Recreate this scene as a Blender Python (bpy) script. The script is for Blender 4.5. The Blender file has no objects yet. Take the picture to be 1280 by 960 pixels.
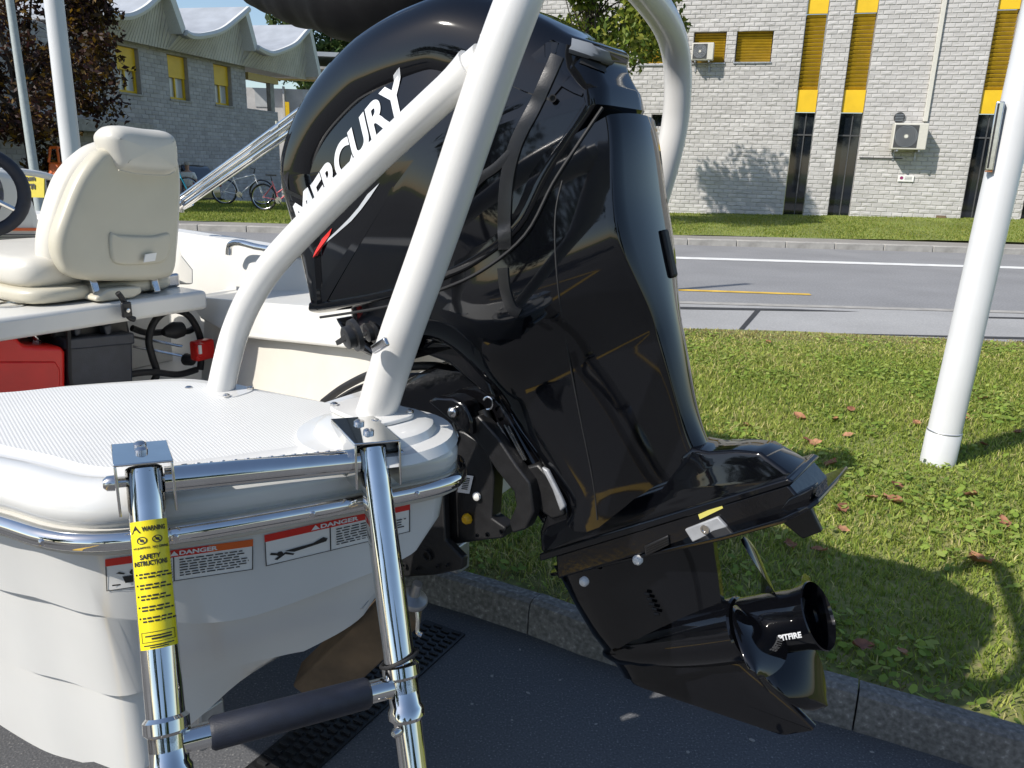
import bpy, bmesh, math, random
import numpy as np
from math import sin, cos, pi, radians, sqrt, atan2, exp
from mathutils import Vector, Matrix
from mathutils.bvhtree import BVHTree

random.seed(7); rng = np.random.default_rng(7)
sc = bpy.context.scene
COL = sc.collection

# ------------------------------------------------------------------ camera
FPX = 980.0; PITCH = radians(15.7); ROLL = 0.029; CAMH = 1.5
CAM = Vector((0, 0, CAMH))
_f = Vector((0, cos(PITCH), -sin(PITCH))); _r0 = Vector((1, 0, 0)); _u0 = Vector((0, sin(PITCH), cos(PITCH)))
_r = _r0*cos(ROLL) + _u0*sin(ROLL); _u = -_r0*sin(ROLL) + _u0*cos(ROLL)
cd = bpy.data.cameras.new('camera'); cam = bpy.data.objects.new('camera', cd); COL.objects.link(cam)
cd.sensor_width = 36; cd.lens = FPX/1280*36; cd.clip_start = 0.05; cd.clip_end = 3000
cam.matrix_world = Matrix(((_r.x, _u.x, -_f.x, CAM.x), (_r.y, _u.y, -_f.y, CAM.y), (_r.z, _u.z, -_f.z, CAM.z), (0, 0, 0, 1)))
sc.camera = cam
# ------------------------------------------------------------------ light
SUN = Vector((-0.84, -0.54, 0)).normalized(); ELEV = radians(42)
SUND = Vector((SUN.x*cos(ELEV), SUN.y*cos(ELEV), sin(ELEV)))
wd = bpy.data.worlds.new('World'); sc.world = wd; wd.use_nodes = True
nt = wd.node_tree; bg = nt.nodes['Background']
sky = nt.nodes.new('ShaderNodeTexSky'); sky.sky_type = 'NISHITA'; sky.sun_disc = False
sky.sun_elevation = ELEV; sky.sun_rotation = atan2(SUN.x, SUN.y) % (2*pi)
sky.air_density = 1.0; sky.dust_density = 0.6; sky.ozone_density = 1.6
nt.links.new(sky.outputs[0], bg.inputs[0]); bg.inputs[1].default_value = 0.125
sl = bpy.data.lights.new('sun', 'SUN'); sl.energy = 4.6; sl.angle = radians(0.53); sl.color = (1.0, 0.95, 0.875)
so = bpy.data.objects.new('sun', sl); COL.objects.link(so)
so.rotation_mode = 'QUATERNION'; so.rotation_quaternion = SUND.to_track_quat('Z', 'Y'); so.location = (-6, -5, 9)
sc.view_settings.view_transform = 'Standard'; sc.view_settings.look = 'None'
sc.view_settings.exposure = 0.27; sc.view_settings.gamma = 1
sc.render.engine = 'CYCLES'; sc.cycles.use_denoising = True
sc.cycles.max_bounces = 8; sc.cycles.glossy_bounces = 5; sc.cycles.caustics_reflective = False

# ------------------------------------------------------------------ pixel helpers (1280x960 photograph pixels)
def ray(x, y): return _f + _r*((x-640)/FPX) + _u*((480-y)/FPX)
def P(x, y, d): return CAM + ray(x, y)*d
def G(x, y, z=0.0):
    d = ray(x, y); return CAM + d*((z-CAMH)/d.z)
def PL(x, y, p0, n):
    d = ray(x, y); return CAM + d*((p0-CAM).dot(n)/d.dot(n))
def proj(p):
    q = p-CAM; d = q.dot(_f); return 640+FPX*q.dot(_r)/d, 480-FPX*q.dot(_u)/d, d

# boat frame: f forward, t starboard
TH = radians(58); BT = Vector((cos(TH), sin(TH), 0)); BF = Vector((-sin(TH), cos(TH), 0)); Z = Vector((0, 0, 1))
PROP = P(1020, 770, 1.27); B0 = Vector((PROP.x, PROP.y, 0))
def BW(f, t, z): return B0 + BF*f + BT*t + Z*z
def PF(x, y, f): return PL(x, y, BW(f, 0, 1), BF)
def PT(x, y, t): return PL(x, y, BW(0, t, 1), BT)
# motor frame: a aft, s starboard (away), h up along the shaft
_E = Vector((.81, -.58, 0)).normalized(); TILT = radians(31.5)
EX = _E*cos(TILT) + Z*sin(TILT); EZ = Z*cos(TILT) - _E*sin(TILT); EY = EZ.cross(EX)
def EW(a, s, h): return PROP + EX*a + EY*s + EZ*h
def EP(x, y, s): return PL(x, y, PROP + EY*s, EY)
def EL(x, y, s):
    q = EP(x, y, s)-PROP; return q.dot(EX), q.dot(EZ)

# ------------------------------------------------------------------ materials
def M_(name, col, rough=.5, metal=0, coat=0, noise=0, nscale=20, bump=0, bscale=200, spec=.5, coatr=.03, ndetail=4, col2=None, translucent=False):
    m = bpy.data.materials.new(name); m.use_nodes = True
    n = m.node_tree.nodes; l = m.node_tree.links; b = n['Principled BSDF']
    b.inputs['Base Color'].default_value = (*col, 1); b.inputs['Roughness'].default_value = rough
    b.inputs['Metallic'].default_value = metal; b.inputs['Coat Weight'].default_value = coat
    b.inputs['Coat Roughness'].default_value = coatr; b.inputs['Specular IOR Level'].default_value = spec
    tc = n.new('ShaderNodeTexCoord')
    if noise or col2:
        t = n.new('ShaderNodeTexNoise'); t.inputs['Scale'].default_value = nscale; t.inputs['Detail'].default_value = ndetail
        l.new(tc.outputs['Object'], t.inputs['Vector'])
        r = n.new('ShaderNodeValToRGB'); r.color_ramp.elements[0].position = .32; r.color_ramp.elements[1].position = .68
        c2 = col2 if col2 else tuple(min(1, c*(1+noise)) for c in col)
        c1 = col if col2 else tuple(c*(1-noise) for c in col)
        r.color_ramp.elements[0].color = (*c1, 1); r.color_ramp.elements[1].color = (*c2, 1)
        l.new(t.outputs['Fac'], r.inputs['Fac']); l.new(r.outputs['Color'], b.inputs['Base Color'])
    if bump:
        t2 = n.new('ShaderNodeTexNoise'); t2.inputs['Scale'].default_value = bscale; t2.inputs['Detail'].default_value = 3
        l.new(tc.outputs['Object'], t2.inputs['Vector'])
        bp = n.new('ShaderNodeBump'); bp.inputs['Strength'].default_value = bump; bp.inputs['Distance'].default_value = .01
        l.new(t2.outputs['Fac'], bp.inputs['Height']); l.new(bp.outputs['Normal'], b.inputs['Normal'])
    return m

def leafmat(name, attr='col', rough=.55, trans=.35):
    m = bpy.data.materials.new(name); m.use_nodes = True
    n = m.node_tree.nodes; l = m.node_tree.links; b = n['Principled BSDF']
    a = n.new('ShaderNodeAttribute'); a.attribute_name = attr
    b.inputs['Roughness'].default_value = rough; b.inputs['Specular IOR Level'].default_value = .3
    l.new(a.outputs['Color'], b.inputs['Base Color'])
    tr = n.new('ShaderNodeBsdfTranslucent'); l.new(a.outputs['Color'], tr.inputs['Color'])
    mx = n.new('ShaderNodeMixShader'); mx.inputs[0].default_value = trans
    l.new(b.outputs[0], mx.inputs[1]); l.new(tr.outputs[0], mx.inputs[2])
    l.new(mx.outputs[0], n['Material Output'].inputs['Surface'])
    return m

MAT = {}
MAT['gel'] = M_('gelcoat', (.67, .667, .645), .22, coat=.6, noise=.03, nscale=6)
MAT['gelin'] = M_('liner_gelcoat', (.66, .65, .61), .35, coat=.2, noise=.03, nscale=8)
MAT['rubstrip'] = M_('vinyl_rail_base', (.55, .53, .48), .45, noise=.05)
MAT['chrome'] = M_('polished_stainless', (.72, .71, .69), .05, metal=1, noise=.05, nscale=30)
MAT['steel'] = M_('brushed_stainless', (.62, .61, .6), .2, metal=1, noise=.08, nscale=60)
MAT['galv'] = M_('galvanised_steel', (.42, .43, .44), .45, metal=.9, noise=.2, nscale=25)
MAT['wtube'] = M_('white_powder_coat', (.67, .662, .64), .28, coat=.35, noise=.03, nscale=10, bump=.02, bscale=300)
MAT['blk'] = M_('gloss_black_paint', (.0025, .0028, .004), .045, spec=.55)
MAT['blk2'] = M_('gloss_black_casting', (.004, .004, .005), .12, bump=.03, bscale=90)
MAT['satin'] = M_('satin_black', (.012, .012, .013), .42, noise=.25, nscale=40, bump=.06, bscale=250)
MAT['trim'] = M_('matt_grey_plastic', (.005, .0055, .007), .28, noise=.15, nscale=60, bump=.05, bscale=500)
MAT['rub'] = M_('black_rubber', (.012, .012, .013), .6, noise=.2, nscale=30)
MAT['foam'] = M_('navy_foam_grip', (.008, .011, .022), .55, noise=.2, nscale=80, bump=.1, bscale=700)
MAT['vinyl'] = M_('cream_vinyl', (.60, .575, .51), .42, noise=.03, nscale=12, bump=.04, bscale=500)
MAT['shell'] = M_('cream_plastic_shell', (.53, .495, .395), .38, noise=.03, nscale=9, bump=.03, bscale=350)
MAT['red'] = M_('red_plastic', (.62, .012, .008), .35, noise=.08, nscale=15, bump=.05, bscale=300)
MAT['navy'] = M_('navy_plastic', (.03, .036, .05), .5, noise=.15, nscale=25, bump=.08, bscale=300)
MAT['label_y'] = M_('yellow_label_vinyl', (.80, .66, .01), .35, noise=.04)
MAT['white'] = M_('white_label_vinyl', (.78, .77, .74), .4, noise=.02)
MAT['ink'] = M_('black_ink', (.012, .012, .012), .5)
MAT['inkr'] = M_('red_ink', (.60, .02, .012), .4, noise=.05)
MAT['inko'] = M_('orange_ink', (.70, .13, .02), .4, noise=.05)
MAT['silver'] = M_('silver_decal', (.55, .57, .60), .3, metal=.3)
MAT['decalw'] = M_('white_decal', (.72, .73, .75), .3)
MAT['zinc'] = M_('grey_anode', (.34, .35, .37), .55, metal=.3, noise=.12, nscale=50)
MAT['ycap'] = M_('yellow_plastic_cap', (.75, .42, .01), .4)
MAT['asph'] = M_('x', (.05, .05, .05)); 
MAT['wood'] = M_('weathered_timber', (.20, .13, .075), .75, col2=(.11, .075, .045), nscale=14, bump=.2, bscale=60)
MAT['pole'] = M_('white_pole_paint', (.58, .585, .59), .33, coat=.15, noise=.03, nscale=4, bump=.03, bscale=120)
MAT['lamp'] = M_('grey_green_pole_paint', (.34, .38, .37), .5, noise=.08)
MAT['yel'] = M_('yellow_panel_paint', (.72, .46, .012), .45, noise=.06, nscale=3)
MAT['yslat'] = M_('ochre_louvre_paint', (.58, .36, .02), .45, noise=.12, nscale=5)
MAT['glass'] = M_('dark_window_glass', (.008, .011, .016), .04, spec=.8)
MAT['glassw'] = M_('curtained_glass', (.45, .46, .46), .12, noise=.1, nscale=2)
MAT['conc'] = M_('concrete', (.34, .325, .30), .85, noise=.18, nscale=6, bump=.35, bscale=45)
MAT['zincroof'] = M_('grey_sheet_roof', (.34, .36, .39), .5, noise=.12, nscale=1.5)
MAT['fascia'] = M_('pale_timber_fascia', (.55, .53, .50), .7, noise=.1, nscale=2)
MAT['acw'] = M_('beige_ac_casing', (.58, .56, .50), .45, noise=.04)
MAT['dgrey'] = M_('dark_grey_plastic', (.06, .06, .062), .5, noise=.1)
MAT['carp'] = M_('dark_car_paint', (.006, .007, .01), .18, coat=1)
MAT['skin'] = M_('skin', (.45, .26, .18), .5)
MAT['shirt'] = M_('pale_cotton', (.80, .77, .70), .8, noise=.08)
MAT['shorts'] = M_('brown_cotton', (.10, .06, .045), .8, noise=.08)
MAT['cap'] = M_('beige_cap', (.38, .34, .28), .8)
MAT['orange'] = M_('orange_machine_paint', (.75, .15, .02), .4, noise=.08)
MAT['bikew'] = M_('white_bike_paint', (.72, .72, .72), .3, coat=.3)
MAT['bikeb'] = M_('cyan_bike_paint', (.03, .38, .55), .3, coat=.3)
MAT['bikep'] = M_('pink_bike_paint', (.60, .13, .16), .3, coat=.3)
MAT['bark'] = M_('bark', (.07, .055, .045), .9, noise=.35, nscale=8, bump=.5, bscale=30)
MAT['leaf'] = leafmat('leaf'); MAT['grass'] = leafmat('grass_blade', rough=.6, trans=.42)
MAT['dry'] = leafmat('dry_leaf', rough=.7, trans=.2)
MAT['bluegel'] = M_('dark_blue_gauge', (.004, .012, .05), .2, coat=.6)
MAT['canvas'] = M_('black_canvas', (.006, .006, .007), .6, spec=.15, noise=.2, nscale=40, bump=.15, bscale=400)
MAT['soil'] = M_('bare_soil', (.16, .115, .075), .95, col2=(.09, .065, .04), nscale=9, bump=.5, bscale=30)

def road_mat(name, c1, c2, speck, bump=.35, sc1=260, rough=.9, big=.16):
    m = bpy.data.materials.new(name); m.use_nodes = True
    n = m.node_tree.nodes; l = m.node_tree.links; b = n['Principled BSDF']; b.inputs['Roughness'].default_value = rough
    tc = n.new('ShaderNodeTexCoord')
    t = n.new('ShaderNodeTexNoise'); t.inputs['Scale'].default_value = sc1; t.inputs['Detail'].default_value = 3
    l.new(tc.outputs['Object'], t.inputs['Vector'])
    r = n.new('ShaderNodeValToRGB'); e = r.color_ramp.elements
    e[0].position = .35; e[0].color = (*c1, 1); e[1].position = .62; e[1].color = (*c2, 1)
    x = r.color_ramp.elements.new(.72); x.color = (*speck, 1)
    l.new(t.outputs['Fac'], r.inputs['Fac'])
    t2 = n.new('ShaderNodeTexNoise'); t2.inputs['Scale'].default_value = .9; t2.inputs['Detail'].default_value = 5
    l.new(tc.outputs['Object'], t2.inputs['Vector'])
    mr = n.new('ShaderNodeMapRange'); mr.inputs[1].default_value = .3; mr.inputs[2].default_value = .7
    mr.inputs[3].default_value = 1-big; mr.inputs[4].default_value = 1+big
    l.new(t2.outputs['Fac'], mr.inputs[0])
    mx = n.new('ShaderNodeVectorMath'); mx.operation = 'SCALE'
    l.new(r.outputs['Color'], mx.inputs[0]); l.new(mr.outputs[0], mx.inputs['Scale'])
    l.new(mx.outputs[0], b.inputs['Base Color'])
    bp = n.new('ShaderNodeBump'); bp.inputs['Strength'].default_value = bump; bp.inputs['Distance'].default_value = .006
    l.new(t.outputs['Fac'], bp.inputs['Height']); l.new(bp.outputs['Normal'], b.inputs['Normal'])
    return m
MAT['asph'] = road_mat('yard_asphalt', (.085, .087, .094), (.125, .127, .134), (.30, .295, .285), sc1=170)
MAT['road'] = road_mat('road_asphalt', (.20, .20, .205), (.25, .25, .252), (.31, .31, .31), sc1=40, big=.1)
MAT['strip'] = road_mat('pale_asphalt', (.29, .29, .285), (.35, .345, .34), (.42, .41, .40), sc1=60, big=.1)
MAT['walk'] = road_mat('pavement_asphalt', (.22, .205, .185), (.28, .265, .24), (.34, .32, .30), sc1=40, big=.12)
MAT['kerb'] = road_mat('kerb_concrete', (.13, .126, .118), (.23, .222, .21), (.36, .35, .33), sc1=70, big=.3)
MAT['turf'] = road_mat('turf_soil', (.15, .17, .05), (.24, .24, .08), (.30, .25, .13), sc1=30, big=.3)
MAT['turf2'] = road_mat('mown_turf', (.12, .165, .028), (.21, .235, .05), (.27, .25, .08), sc1=22, big=.25, bump=.8)
MAT['pw'] = M_('white_road_paint', (.70, .70, .68), .7, noise=.12, nscale=5)
MAT['py'] = M_('yellow_road_paint', (.66, .42, .06), .7, noise=.2, nscale=6)
MAT['tar'] = M_('tar_seam', (.035, .035, .037), .6, noise=.3)  # dark tone for cast shadow streaks on the road surface
MAT['brick'] = M_('pale_split_block', (.46, .445, .43), .85, noise=.10, nscale=2.2, bump=.5, bscale=14)
MAT['brick2'] = M_('pale_split_block_light', (.495, .48, .465), .85, noise=.09, nscale=2.5, bump=.5, bscale=14)
MAT['brick3'] = M_('pale_split_block_grey', (.43, .416, .402), .85, noise=.1, nscale=2.5, bump=.5, bscale=14)
MAT['mortar'] = M_('mortar', (.42, .405, .39), .95, noise=.12, nscale=12)
for k_, c_ in enumerate(((.40, .385, .385), (.44, .425, .425), (.365, .35, .35))): MAT['lbrick%d' % k_] = M_('grey_brick_%d' % k_, c_, .85, noise=.1, nscale=2.2, bump=.4, bscale=14)
MAT['lmortar'] = M_('grey_mortar', (.37, .355, .355), .95, noise=.1, nscale=9)
MAT['roofedge'] = M_('pale_roof_edge', (.62, .62, .61), .6, noise=.06)

def nonskid():
    m = MAT['gel'].copy(); m.name = 'nonskid_gelcoat'
    n = m.node_tree.nodes; l = m.node_tree.links; b = n['Principled BSDF']
    b.inputs['Roughness'].default_value = .45; b.inputs['Coat Weight'].default_value = 0
    tc = n.new('ShaderNodeTexCoord'); hs = []
    for ang in (35, -40):
        mp = n.new('ShaderNodeMapping'); mp.inputs['Rotation'].default_value = (0, 0, radians(ang))
        l.new(tc.outputs['Object'], mp.inputs['Vector'])
        w = n.new('ShaderNodeTexWave'); w.inputs['Scale'].default_value = 72; w.wave_type = 'BANDS'
        l.new(mp.outputs[0], w.inputs['Vector']); hs.append(w)
    mx = n.new('ShaderNodeMath'); mx.operation = 'MULTIPLY'
    l.new(hs[0].outputs['Fac'], mx.inputs[0]); l.new(hs[1].outputs['Fac'], mx.inputs[1])
    bp = n.new('ShaderNodeBump'); bp.inputs['Strength'].default_value = .5; bp.inputs['Distance'].default_value = .001
    l.new(mx.outputs[0], bp.inputs['Height']); l.new(bp.outputs['Normal'], b.inputs['Normal'])
    return m
MAT['nonskid'] = nonskid()

# ------------------------------------------------------------------ object helpers
ORG = {}
def tag(o, label=None, cat=None, group=None, kind=None):
    if label: o['label'] = label
    if cat: o['category'] = cat
    if group: o['group'] = group
    if kind: o['kind'] = kind
    return o
def thing(name, label, cat, loc, group=None):
    o = bpy.data.objects.new(name, None); COL.objects.link(o); o.empty_display_size = .1
    o.location = loc; ORG[o.name] = Vector(loc)
    return tag(o, label, cat, group)
def catmull(pts, n=8, closed=False):
    pts = [Vector(p) for p in pts]; out = []; N = len(pts)
    rngi = range(N if closed else N-1)
    for i in rngi:
        if closed: p0, p1, p2, p3 = pts[(i-1) % N], pts[i], pts[(i+1) % N], pts[(i+2) % N]
        else: p0, p1, p2, p3 = pts[max(i-1, 0)], pts[i], pts[i+1], pts[min(i+2, N-1)]
        for k in range(n):
            t = k/n
            out.append(.5*((2*p1)+(p2-p0)*t+(2*p0-5*p1+4*p2-p3)*t*t+(3*p1-p0-3*p2+p3)*t**3))
    if not closed: out.append(pts[-1])
    return out

class MB:
    def __init__(s): s.v = []; s.f = []
    def add(s, v, f):
        o = len(s.v); s.v += [Vector(p) for p in v]; s.f += [tuple(i+o for i in q) for q in f]; return s
    def box(s, c, size, ax=None):
        c = Vector(c); X, Y, Zz = ax if ax else (Vector((1, 0, 0)), Vector((0, 1, 0)), Z)
        hx, hy, hz = [q/2 for q in size]; v = []
        for k in (-1, 1):
            for j in (-1, 1):
                for i in (-1, 1): v.append(c+X*hx*i+Y*hy*j+Zz*hz*k)
        return s.add(v, [(0, 2, 3, 1), (4, 5, 7, 6), (0, 1, 5, 4), (2, 6, 7, 3), (0, 4, 6, 2), (1, 3, 7, 5)])
    def prism(s, poly, off):
        n = len(poly); poly = [Vector(p) for p in poly]; off = Vector(off)
        v = poly+[p+off for p in poly]
        f = [tuple(range(n))[::-1], tuple(range(n, 2*n))]+[(i, (i+1) % n, (i+1) % n+n, i+n) for i in range(n)]
        return s.add(v, f)
    def tube(s, path, r, n=12, cap=True, flat=None, closed=False):
        path = [Vector(p) for p in path]; N = len(path)
        rs = r if isinstance(r, (list, tuple)) else [r]*N
        prev = None; v = []
        for i, p in enumerate(path):
            if closed: t = path[(i+1) % N]-path[i-1]
            else: t = path[min(i+1, N-1)]-path[max(i-1, 0)]
            t = t.normalized() if t.length > 1e-9 else Z
            if prev is None:
                a = Z if abs(t.z) < .9 else Vector((1, 0, 0)); x = t.cross(a).normalized()
            else: x = (prev-t*prev.dot(t)).normalized()
            prev = x; y = t.cross(x)
            for k in range(n):
                an = 2*pi*k/n; v.append(p+(x*cos(an)+y*sin(an))*rs[i])
        f = []
        for i in range(N if closed else N-1):
            i2 = (i+1) % N
            for k in range(n): f.append((i*n+k, i*n+(k+1) % n, i2*n+(k+1) % n, i2*n+k))
        if cap and not closed: f += [tuple(range(n))[::-1], tuple(range((N-1)*n, N*n))]
        return s.add(v, f)
    def lathe(s, o, ax, prof, n=24, cap=True, xref=None):
        o = Vector(o); ax = Vector(ax).normalized()
        a = xref if xref else (Z if abs(ax.z) < .9 else Vector((1, 0, 0))); x = ax.cross(a).normalized(); y = ax.cross(x)
        v = []
        for t, r in prof:
            for k in range(n):
                an = 2*pi*k/n; v.append(o+ax*t+(x*cos(an)+y*sin(an))*max(r, 1e-5))
        f = [(i*n+k, i*n+(k+1) % n, (i+1)*n+(k+1) % n, (i+1)*n+k) for i in range(len(prof)-1) for k in range(n)]
        if cap: f += [tuple(range(n))[::-1], tuple(range((len(prof)-1)*n, len(prof)*n))]
        return s.add(v, f)
    def loft(s, rings, closed=True, cap=True):
        n = len(rings[0]); v = [p for r in rings for p in r]; f = []
        for i in range(len(rings)-1):
            for k in range(n if closed else n-1): f.append((i*n+k, i*n+(k+1) % n, (i+1)*n+(k+1) % n, (i+1)*n+k))
        if cap: f += [tuple(range(n))[::-1], tuple(range((len(rings)-1)*n, len(rings)*n))]
        return s.add(v, f)
    def build(s, name, mat, parent=None, smooth=True, ang=38, bevel=0, sub=0, fixn=True, kind=None, label=None, seg=2):
        me = bpy.data.meshes.new(name); o = ORG.get(parent.name, Vector()) if parent else Vector()
        me.from_pydata([tuple(p-o) for p in s.v], [], s.f)
        if fixn:
            b = bmesh.new(); b.from_mesh(me); bmesh.ops.remove_doubles(b, verts=b.verts, dist=1e-6)
            bmesh.ops.recalc_face_normals(b, faces=b.faces); b.to_mesh(me); b.free()
        me.materials.append(MAT[mat] if isinstance(mat, str) else mat)
        ob = bpy.data.objects.new(name, me); COL.objects.link(ob)
        if smooth:
            me.polygons.foreach_set('use_smooth', [True]*len(me.polygons)); me.set_sharp_from_angle(angle=radians(ang))
        if parent: ob.parent = parent; ORG[ob.name] = o
        else: ORG[ob.name] = Vector()
        if bevel:
            md = ob.modifiers.new('bevel', 'BEVEL'); md.width = bevel; md.segments = seg; md.limit_method = 'ANGLE'; md.angle_limit = radians(35)
        if sub:
            md = ob.modifiers.new('sub', 'SUBSURF'); md.levels = sub; md.render_levels = sub
        if kind: ob['kind'] = kind
        if label: ob['label'] = label
        return ob
    def bvh(s): return BVHTree.FromPolygons([tuple(p) for p in s.v], s.f)

def bmerge(*mbs):
    m = MB()
    for q in mbs: m.add(q.v, q.f)
    return m
def inset_poly(pts, d):
    """inward offset of a 2D loop given ccw"""
    n = len(pts); out = []
    for i in range(n):
        a, b, c = pts[i-1], pts[i], pts[(i+1) % n]
        t = Vector((c[0]-a[0], c[1]-a[1])); t.normalize()
        nx, ny = -t.y, t.x; di = d[i] if isinstance(d, (list, tuple)) else d
        out.append((b[0]+nx*di, b[1]+ny*di))
    return out
def ccw(pts):
    A = sum(pts[i-1][0]*pts[i][1]-pts[i][0]*pts[i-1][1] for i in range(len(pts)))
    return pts if A > 0 else pts[::-1]
def inflate(pts, fn0, w, r, bulge=0.0, panel=None, nr=5, nc=5, rs=None, one=False, wk=None):
    """rounded slab from a side profile: fn(a,s,h)->world, half width w, edge rounding r (per vertex or scalar)"""
    fn = fn0 if wk is None else (lambda a, s, h: fn0(a, s*wk(a, h), h))
    pts = ccw([tuple(p)[:2] for p in pts]); n = len(pts); r = list(r) if isinstance(r, (list, tuple)) else [r]*n
    rs = rs if rs else max(r)
    rings = []
    for k in range(nr+1):
        ph = pi/2*k/nr
        q = inset_poly(pts, [ri*(1-cos(ph)) for ri in r]); rings.append((q, w-rs+rs*sin(ph)))
    q = rings[-1][0]; top = w
    if panel:
        dd, dep = panel
        q2 = inset_poly(q, [d*.75 for d in dd]); rings.append((q2, w+.0005))
        q = inset_poly(q, dd); rings.append((q, w-dep)); top = w-dep
    cx = sum(p[0] for p in q)/n; cy = sum(p[1] for p in q)/n
    for k in range(1, nc):
        kk = 1-k/nc
        rings.append(([(cx+(p[0]-cx)*kk, cy+(p[1]-cy)*kk) for p in q], top+bulge*(1-kk*kk)))
    m = MB(); R = []
    for q, s_ in reversed(rings): R.append([fn(p[0], -s_, p[1]) for p in q])
    if one: pass
    for q, s_ in rings: R.append([fn(p[0], s_, p[1]) for p in q])
    m.loft(R, cap=False)
    for ring, s_, idx in ((R[0], -(top+bulge), 0), (R[-1], top+bulge, (len(R)-1)*n)):
        c = len(m.v); m.v.append(fn(cx, s_, cy))
        for i in range(n): m.f.append((idx+i, idx+(i+1) % n, c))
    return m
def rbox(c, size, ax=None, r=.01): 
    return MB().box(c, size, ax)

def raw_mesh(name, V, F, mat, parent=None, colors=None, kind=None, smooth=False):
    """numpy mesh: V (n,3), F (m,k)"""
    me = bpy.data.meshes.new(name); V = np.asarray(V, np.float32); F = np.asarray(F, np.int32)
    if parent: V = V-np.array(ORG[parent.name], np.float32)
    k = F.shape[1]; me.vertices.add(len(V)); me.vertices.foreach_set('co', V.ravel())
    me.loops.add(F.size); me.loops.foreach_set('vertex_index', F.ravel())
    me.polygons.add(len(F)); me.polygons.foreach_set('loop_start', np.arange(0, F.size, k, dtype=np.int32))
    me.polygons.foreach_set('loop_total', np.full(len(F), k, np.int32))
    if smooth: me.polygons.foreach_set('use_smooth', np.ones(len(F), bool))
    me.update(calc_edges=True)
    if colors is not None:
        at = me.color_attributes.new('col', 'FLOAT_COLOR', 'POINT')
        c4 = np.ones((len(V), 4), np.float32); c4[:, :3] = colors; at.data.foreach_set('color', c4.ravel())
    me.materials.append(MAT[mat] if isinstance(mat, str) else mat)
    ob = bpy.data.objects.new(name, me); COL.objects.link(ob)
    if parent: ob.parent = parent
    ORG[ob.name] = ORG[parent.name] if parent else Vector()
    if kind: ob['kind'] = kind
    return ob

def text_mesh(s, shear=0.0):
    cu = bpy.data.curves.new('lettering', 'FONT'); cu.body = s; cu.shear = shear; cu.offset = .04
    ob = bpy.data.objects.new('lettering', cu); COL.objects.link(ob)
    dg = bpy.context.evaluated_depsgraph_get(); me = ob.evaluated_get(dg).to_mesh()
    b = bmesh.new(); b.from_mesh(me); bmesh.ops.triangulate(b, faces=b.faces)
    V = [v.co.copy() for v in b.verts]; b.verts.index_update(); F = [tuple(v.index for v in f.verts) for f in b.faces]
    b.free(); bpy.data.objects.remove(ob); bpy.data.curves.remove(cu)
    x0 = min(v.x for v in V); x1 = max(v.x for v in V); y0 = min(v.y for v in V); y1 = max(v.y for v in V)
    return [((v.x-x0)/(x1-x0), (v.y-y0)/(y1-y0)) for v in V], F
def map_text(s, fn, shear=0.0, sub=1):
    uv, F = text_mesh(s, shear)
    b = bmesh.new(); vs = [b.verts.new((u, v, 0)) for u, v in uv]
    for f in F:
        try: b.faces.new([vs[i] for i in f])
        except ValueError: pass
    if sub: bmesh.ops.subdivide_edges(b, edges=b.edges, cuts=sub, use_grid_fill=True)
    b.verts.index_update(); m = MB()
    m.add([fn(v.co.x, v.co.y) for v in b.verts], [tuple(v.index for v in f.verts) for f in b.faces]); b.free()
    return m
def quadfn(c, hit):
    """unit square -> pixel quad (bl,br,tr,tl) -> surface"""
    def fn(u, v):
        x = (c[0][0]*(1-u)+c[1][0]*u)*(1-v)+(c[3][0]*(1-u)+c[2][0]*u)*v
        y = (c[0][1]*(1-u)+c[1][1]*u)*(1-v)+(c[3][1]*(1-u)+c[2][1]*u)*v
        return hit(x, y)
    return fn
def patch(fn, u0=0, u1=1, v0=0, v1=1, nx=8, ny=3):
    V = [fn(u0+(u1-u0)*i/nx, v0+(v1-v0)*j/ny) for j in range(ny+1) for i in range(nx+1)]
    F = [(j*(nx+1)+i, j*(nx+1)+i+1, (j+1)*(nx+1)+i+1, (j+1)*(nx+1)+i) for j in range(ny) for i in range(nx)]
    return MB().add(V, F)
def hitter(bvh, off=.0012):
    def h(x, y):
        d = ray(x, y).normalized(); p, n, i, t = bvh.ray_cast(CAM, d)
        if p is None: return P(x, y, 1.0)
        if n.dot(d) > 0: n = -n
        return p+n*off
    return h

# ================================================================== SETTING
def sheet(name, pts, mat, z=None, nsub=0, thick=0):
    m = MB(); P3 = [Vector((p[0], p[1], z if z is not None else p[2])) for p in pts]
    if thick: m.prism([p-Z*thick for p in P3], Z*thick)
    else: m.add(P3, [tuple(range(len(P3)))])
    o = m.build(name, mat, smooth=False, fixn=bool(thick)); o['kind'] = 'structure'
    if not thick and o.data.polygons[0].normal.z < 0: o.data.flip_normals()
    return o
sheet('ground', [(-900, -900), (900, -900), (900, 900), (-900, 900)], 'turf2', -.9)
KERB = [(-9, 4.6), (-4, 3.6), (-1.6, 2.98), (-.7, 2.66), (-.2, 2.42), (.02, 2.315), (.174, 2.215), (.411, 2.09), (.918, 1.886), (1.333, 1.69), (2.2, 1.28), (3.4, .62), (5.2, -.5), (9, -3)]
KC = [Vector((p[0], p[1], 0)) for p in catmull([(x, y, 0) for x, y in KERB], 6)]
sheet('yard', [(-60, 4.7), (-60, -60), (60, -60), (60, -30), (9.2, -2.8)]+[(p.x, p.y+.05) for p in reversed(KC)], 'asph', 0.0)
def knorm(i):
    t = KC[min(i+1, len(KC)-1)]-KC[max(i-1, 0)]; t.normalize(); return Vector((-t.y, t.x, 0))*(1 if -t.y*0+t.x > 0 else -1)
KB = [KC[i]+knorm(i)*.075 for i in range(len(KC))]
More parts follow.
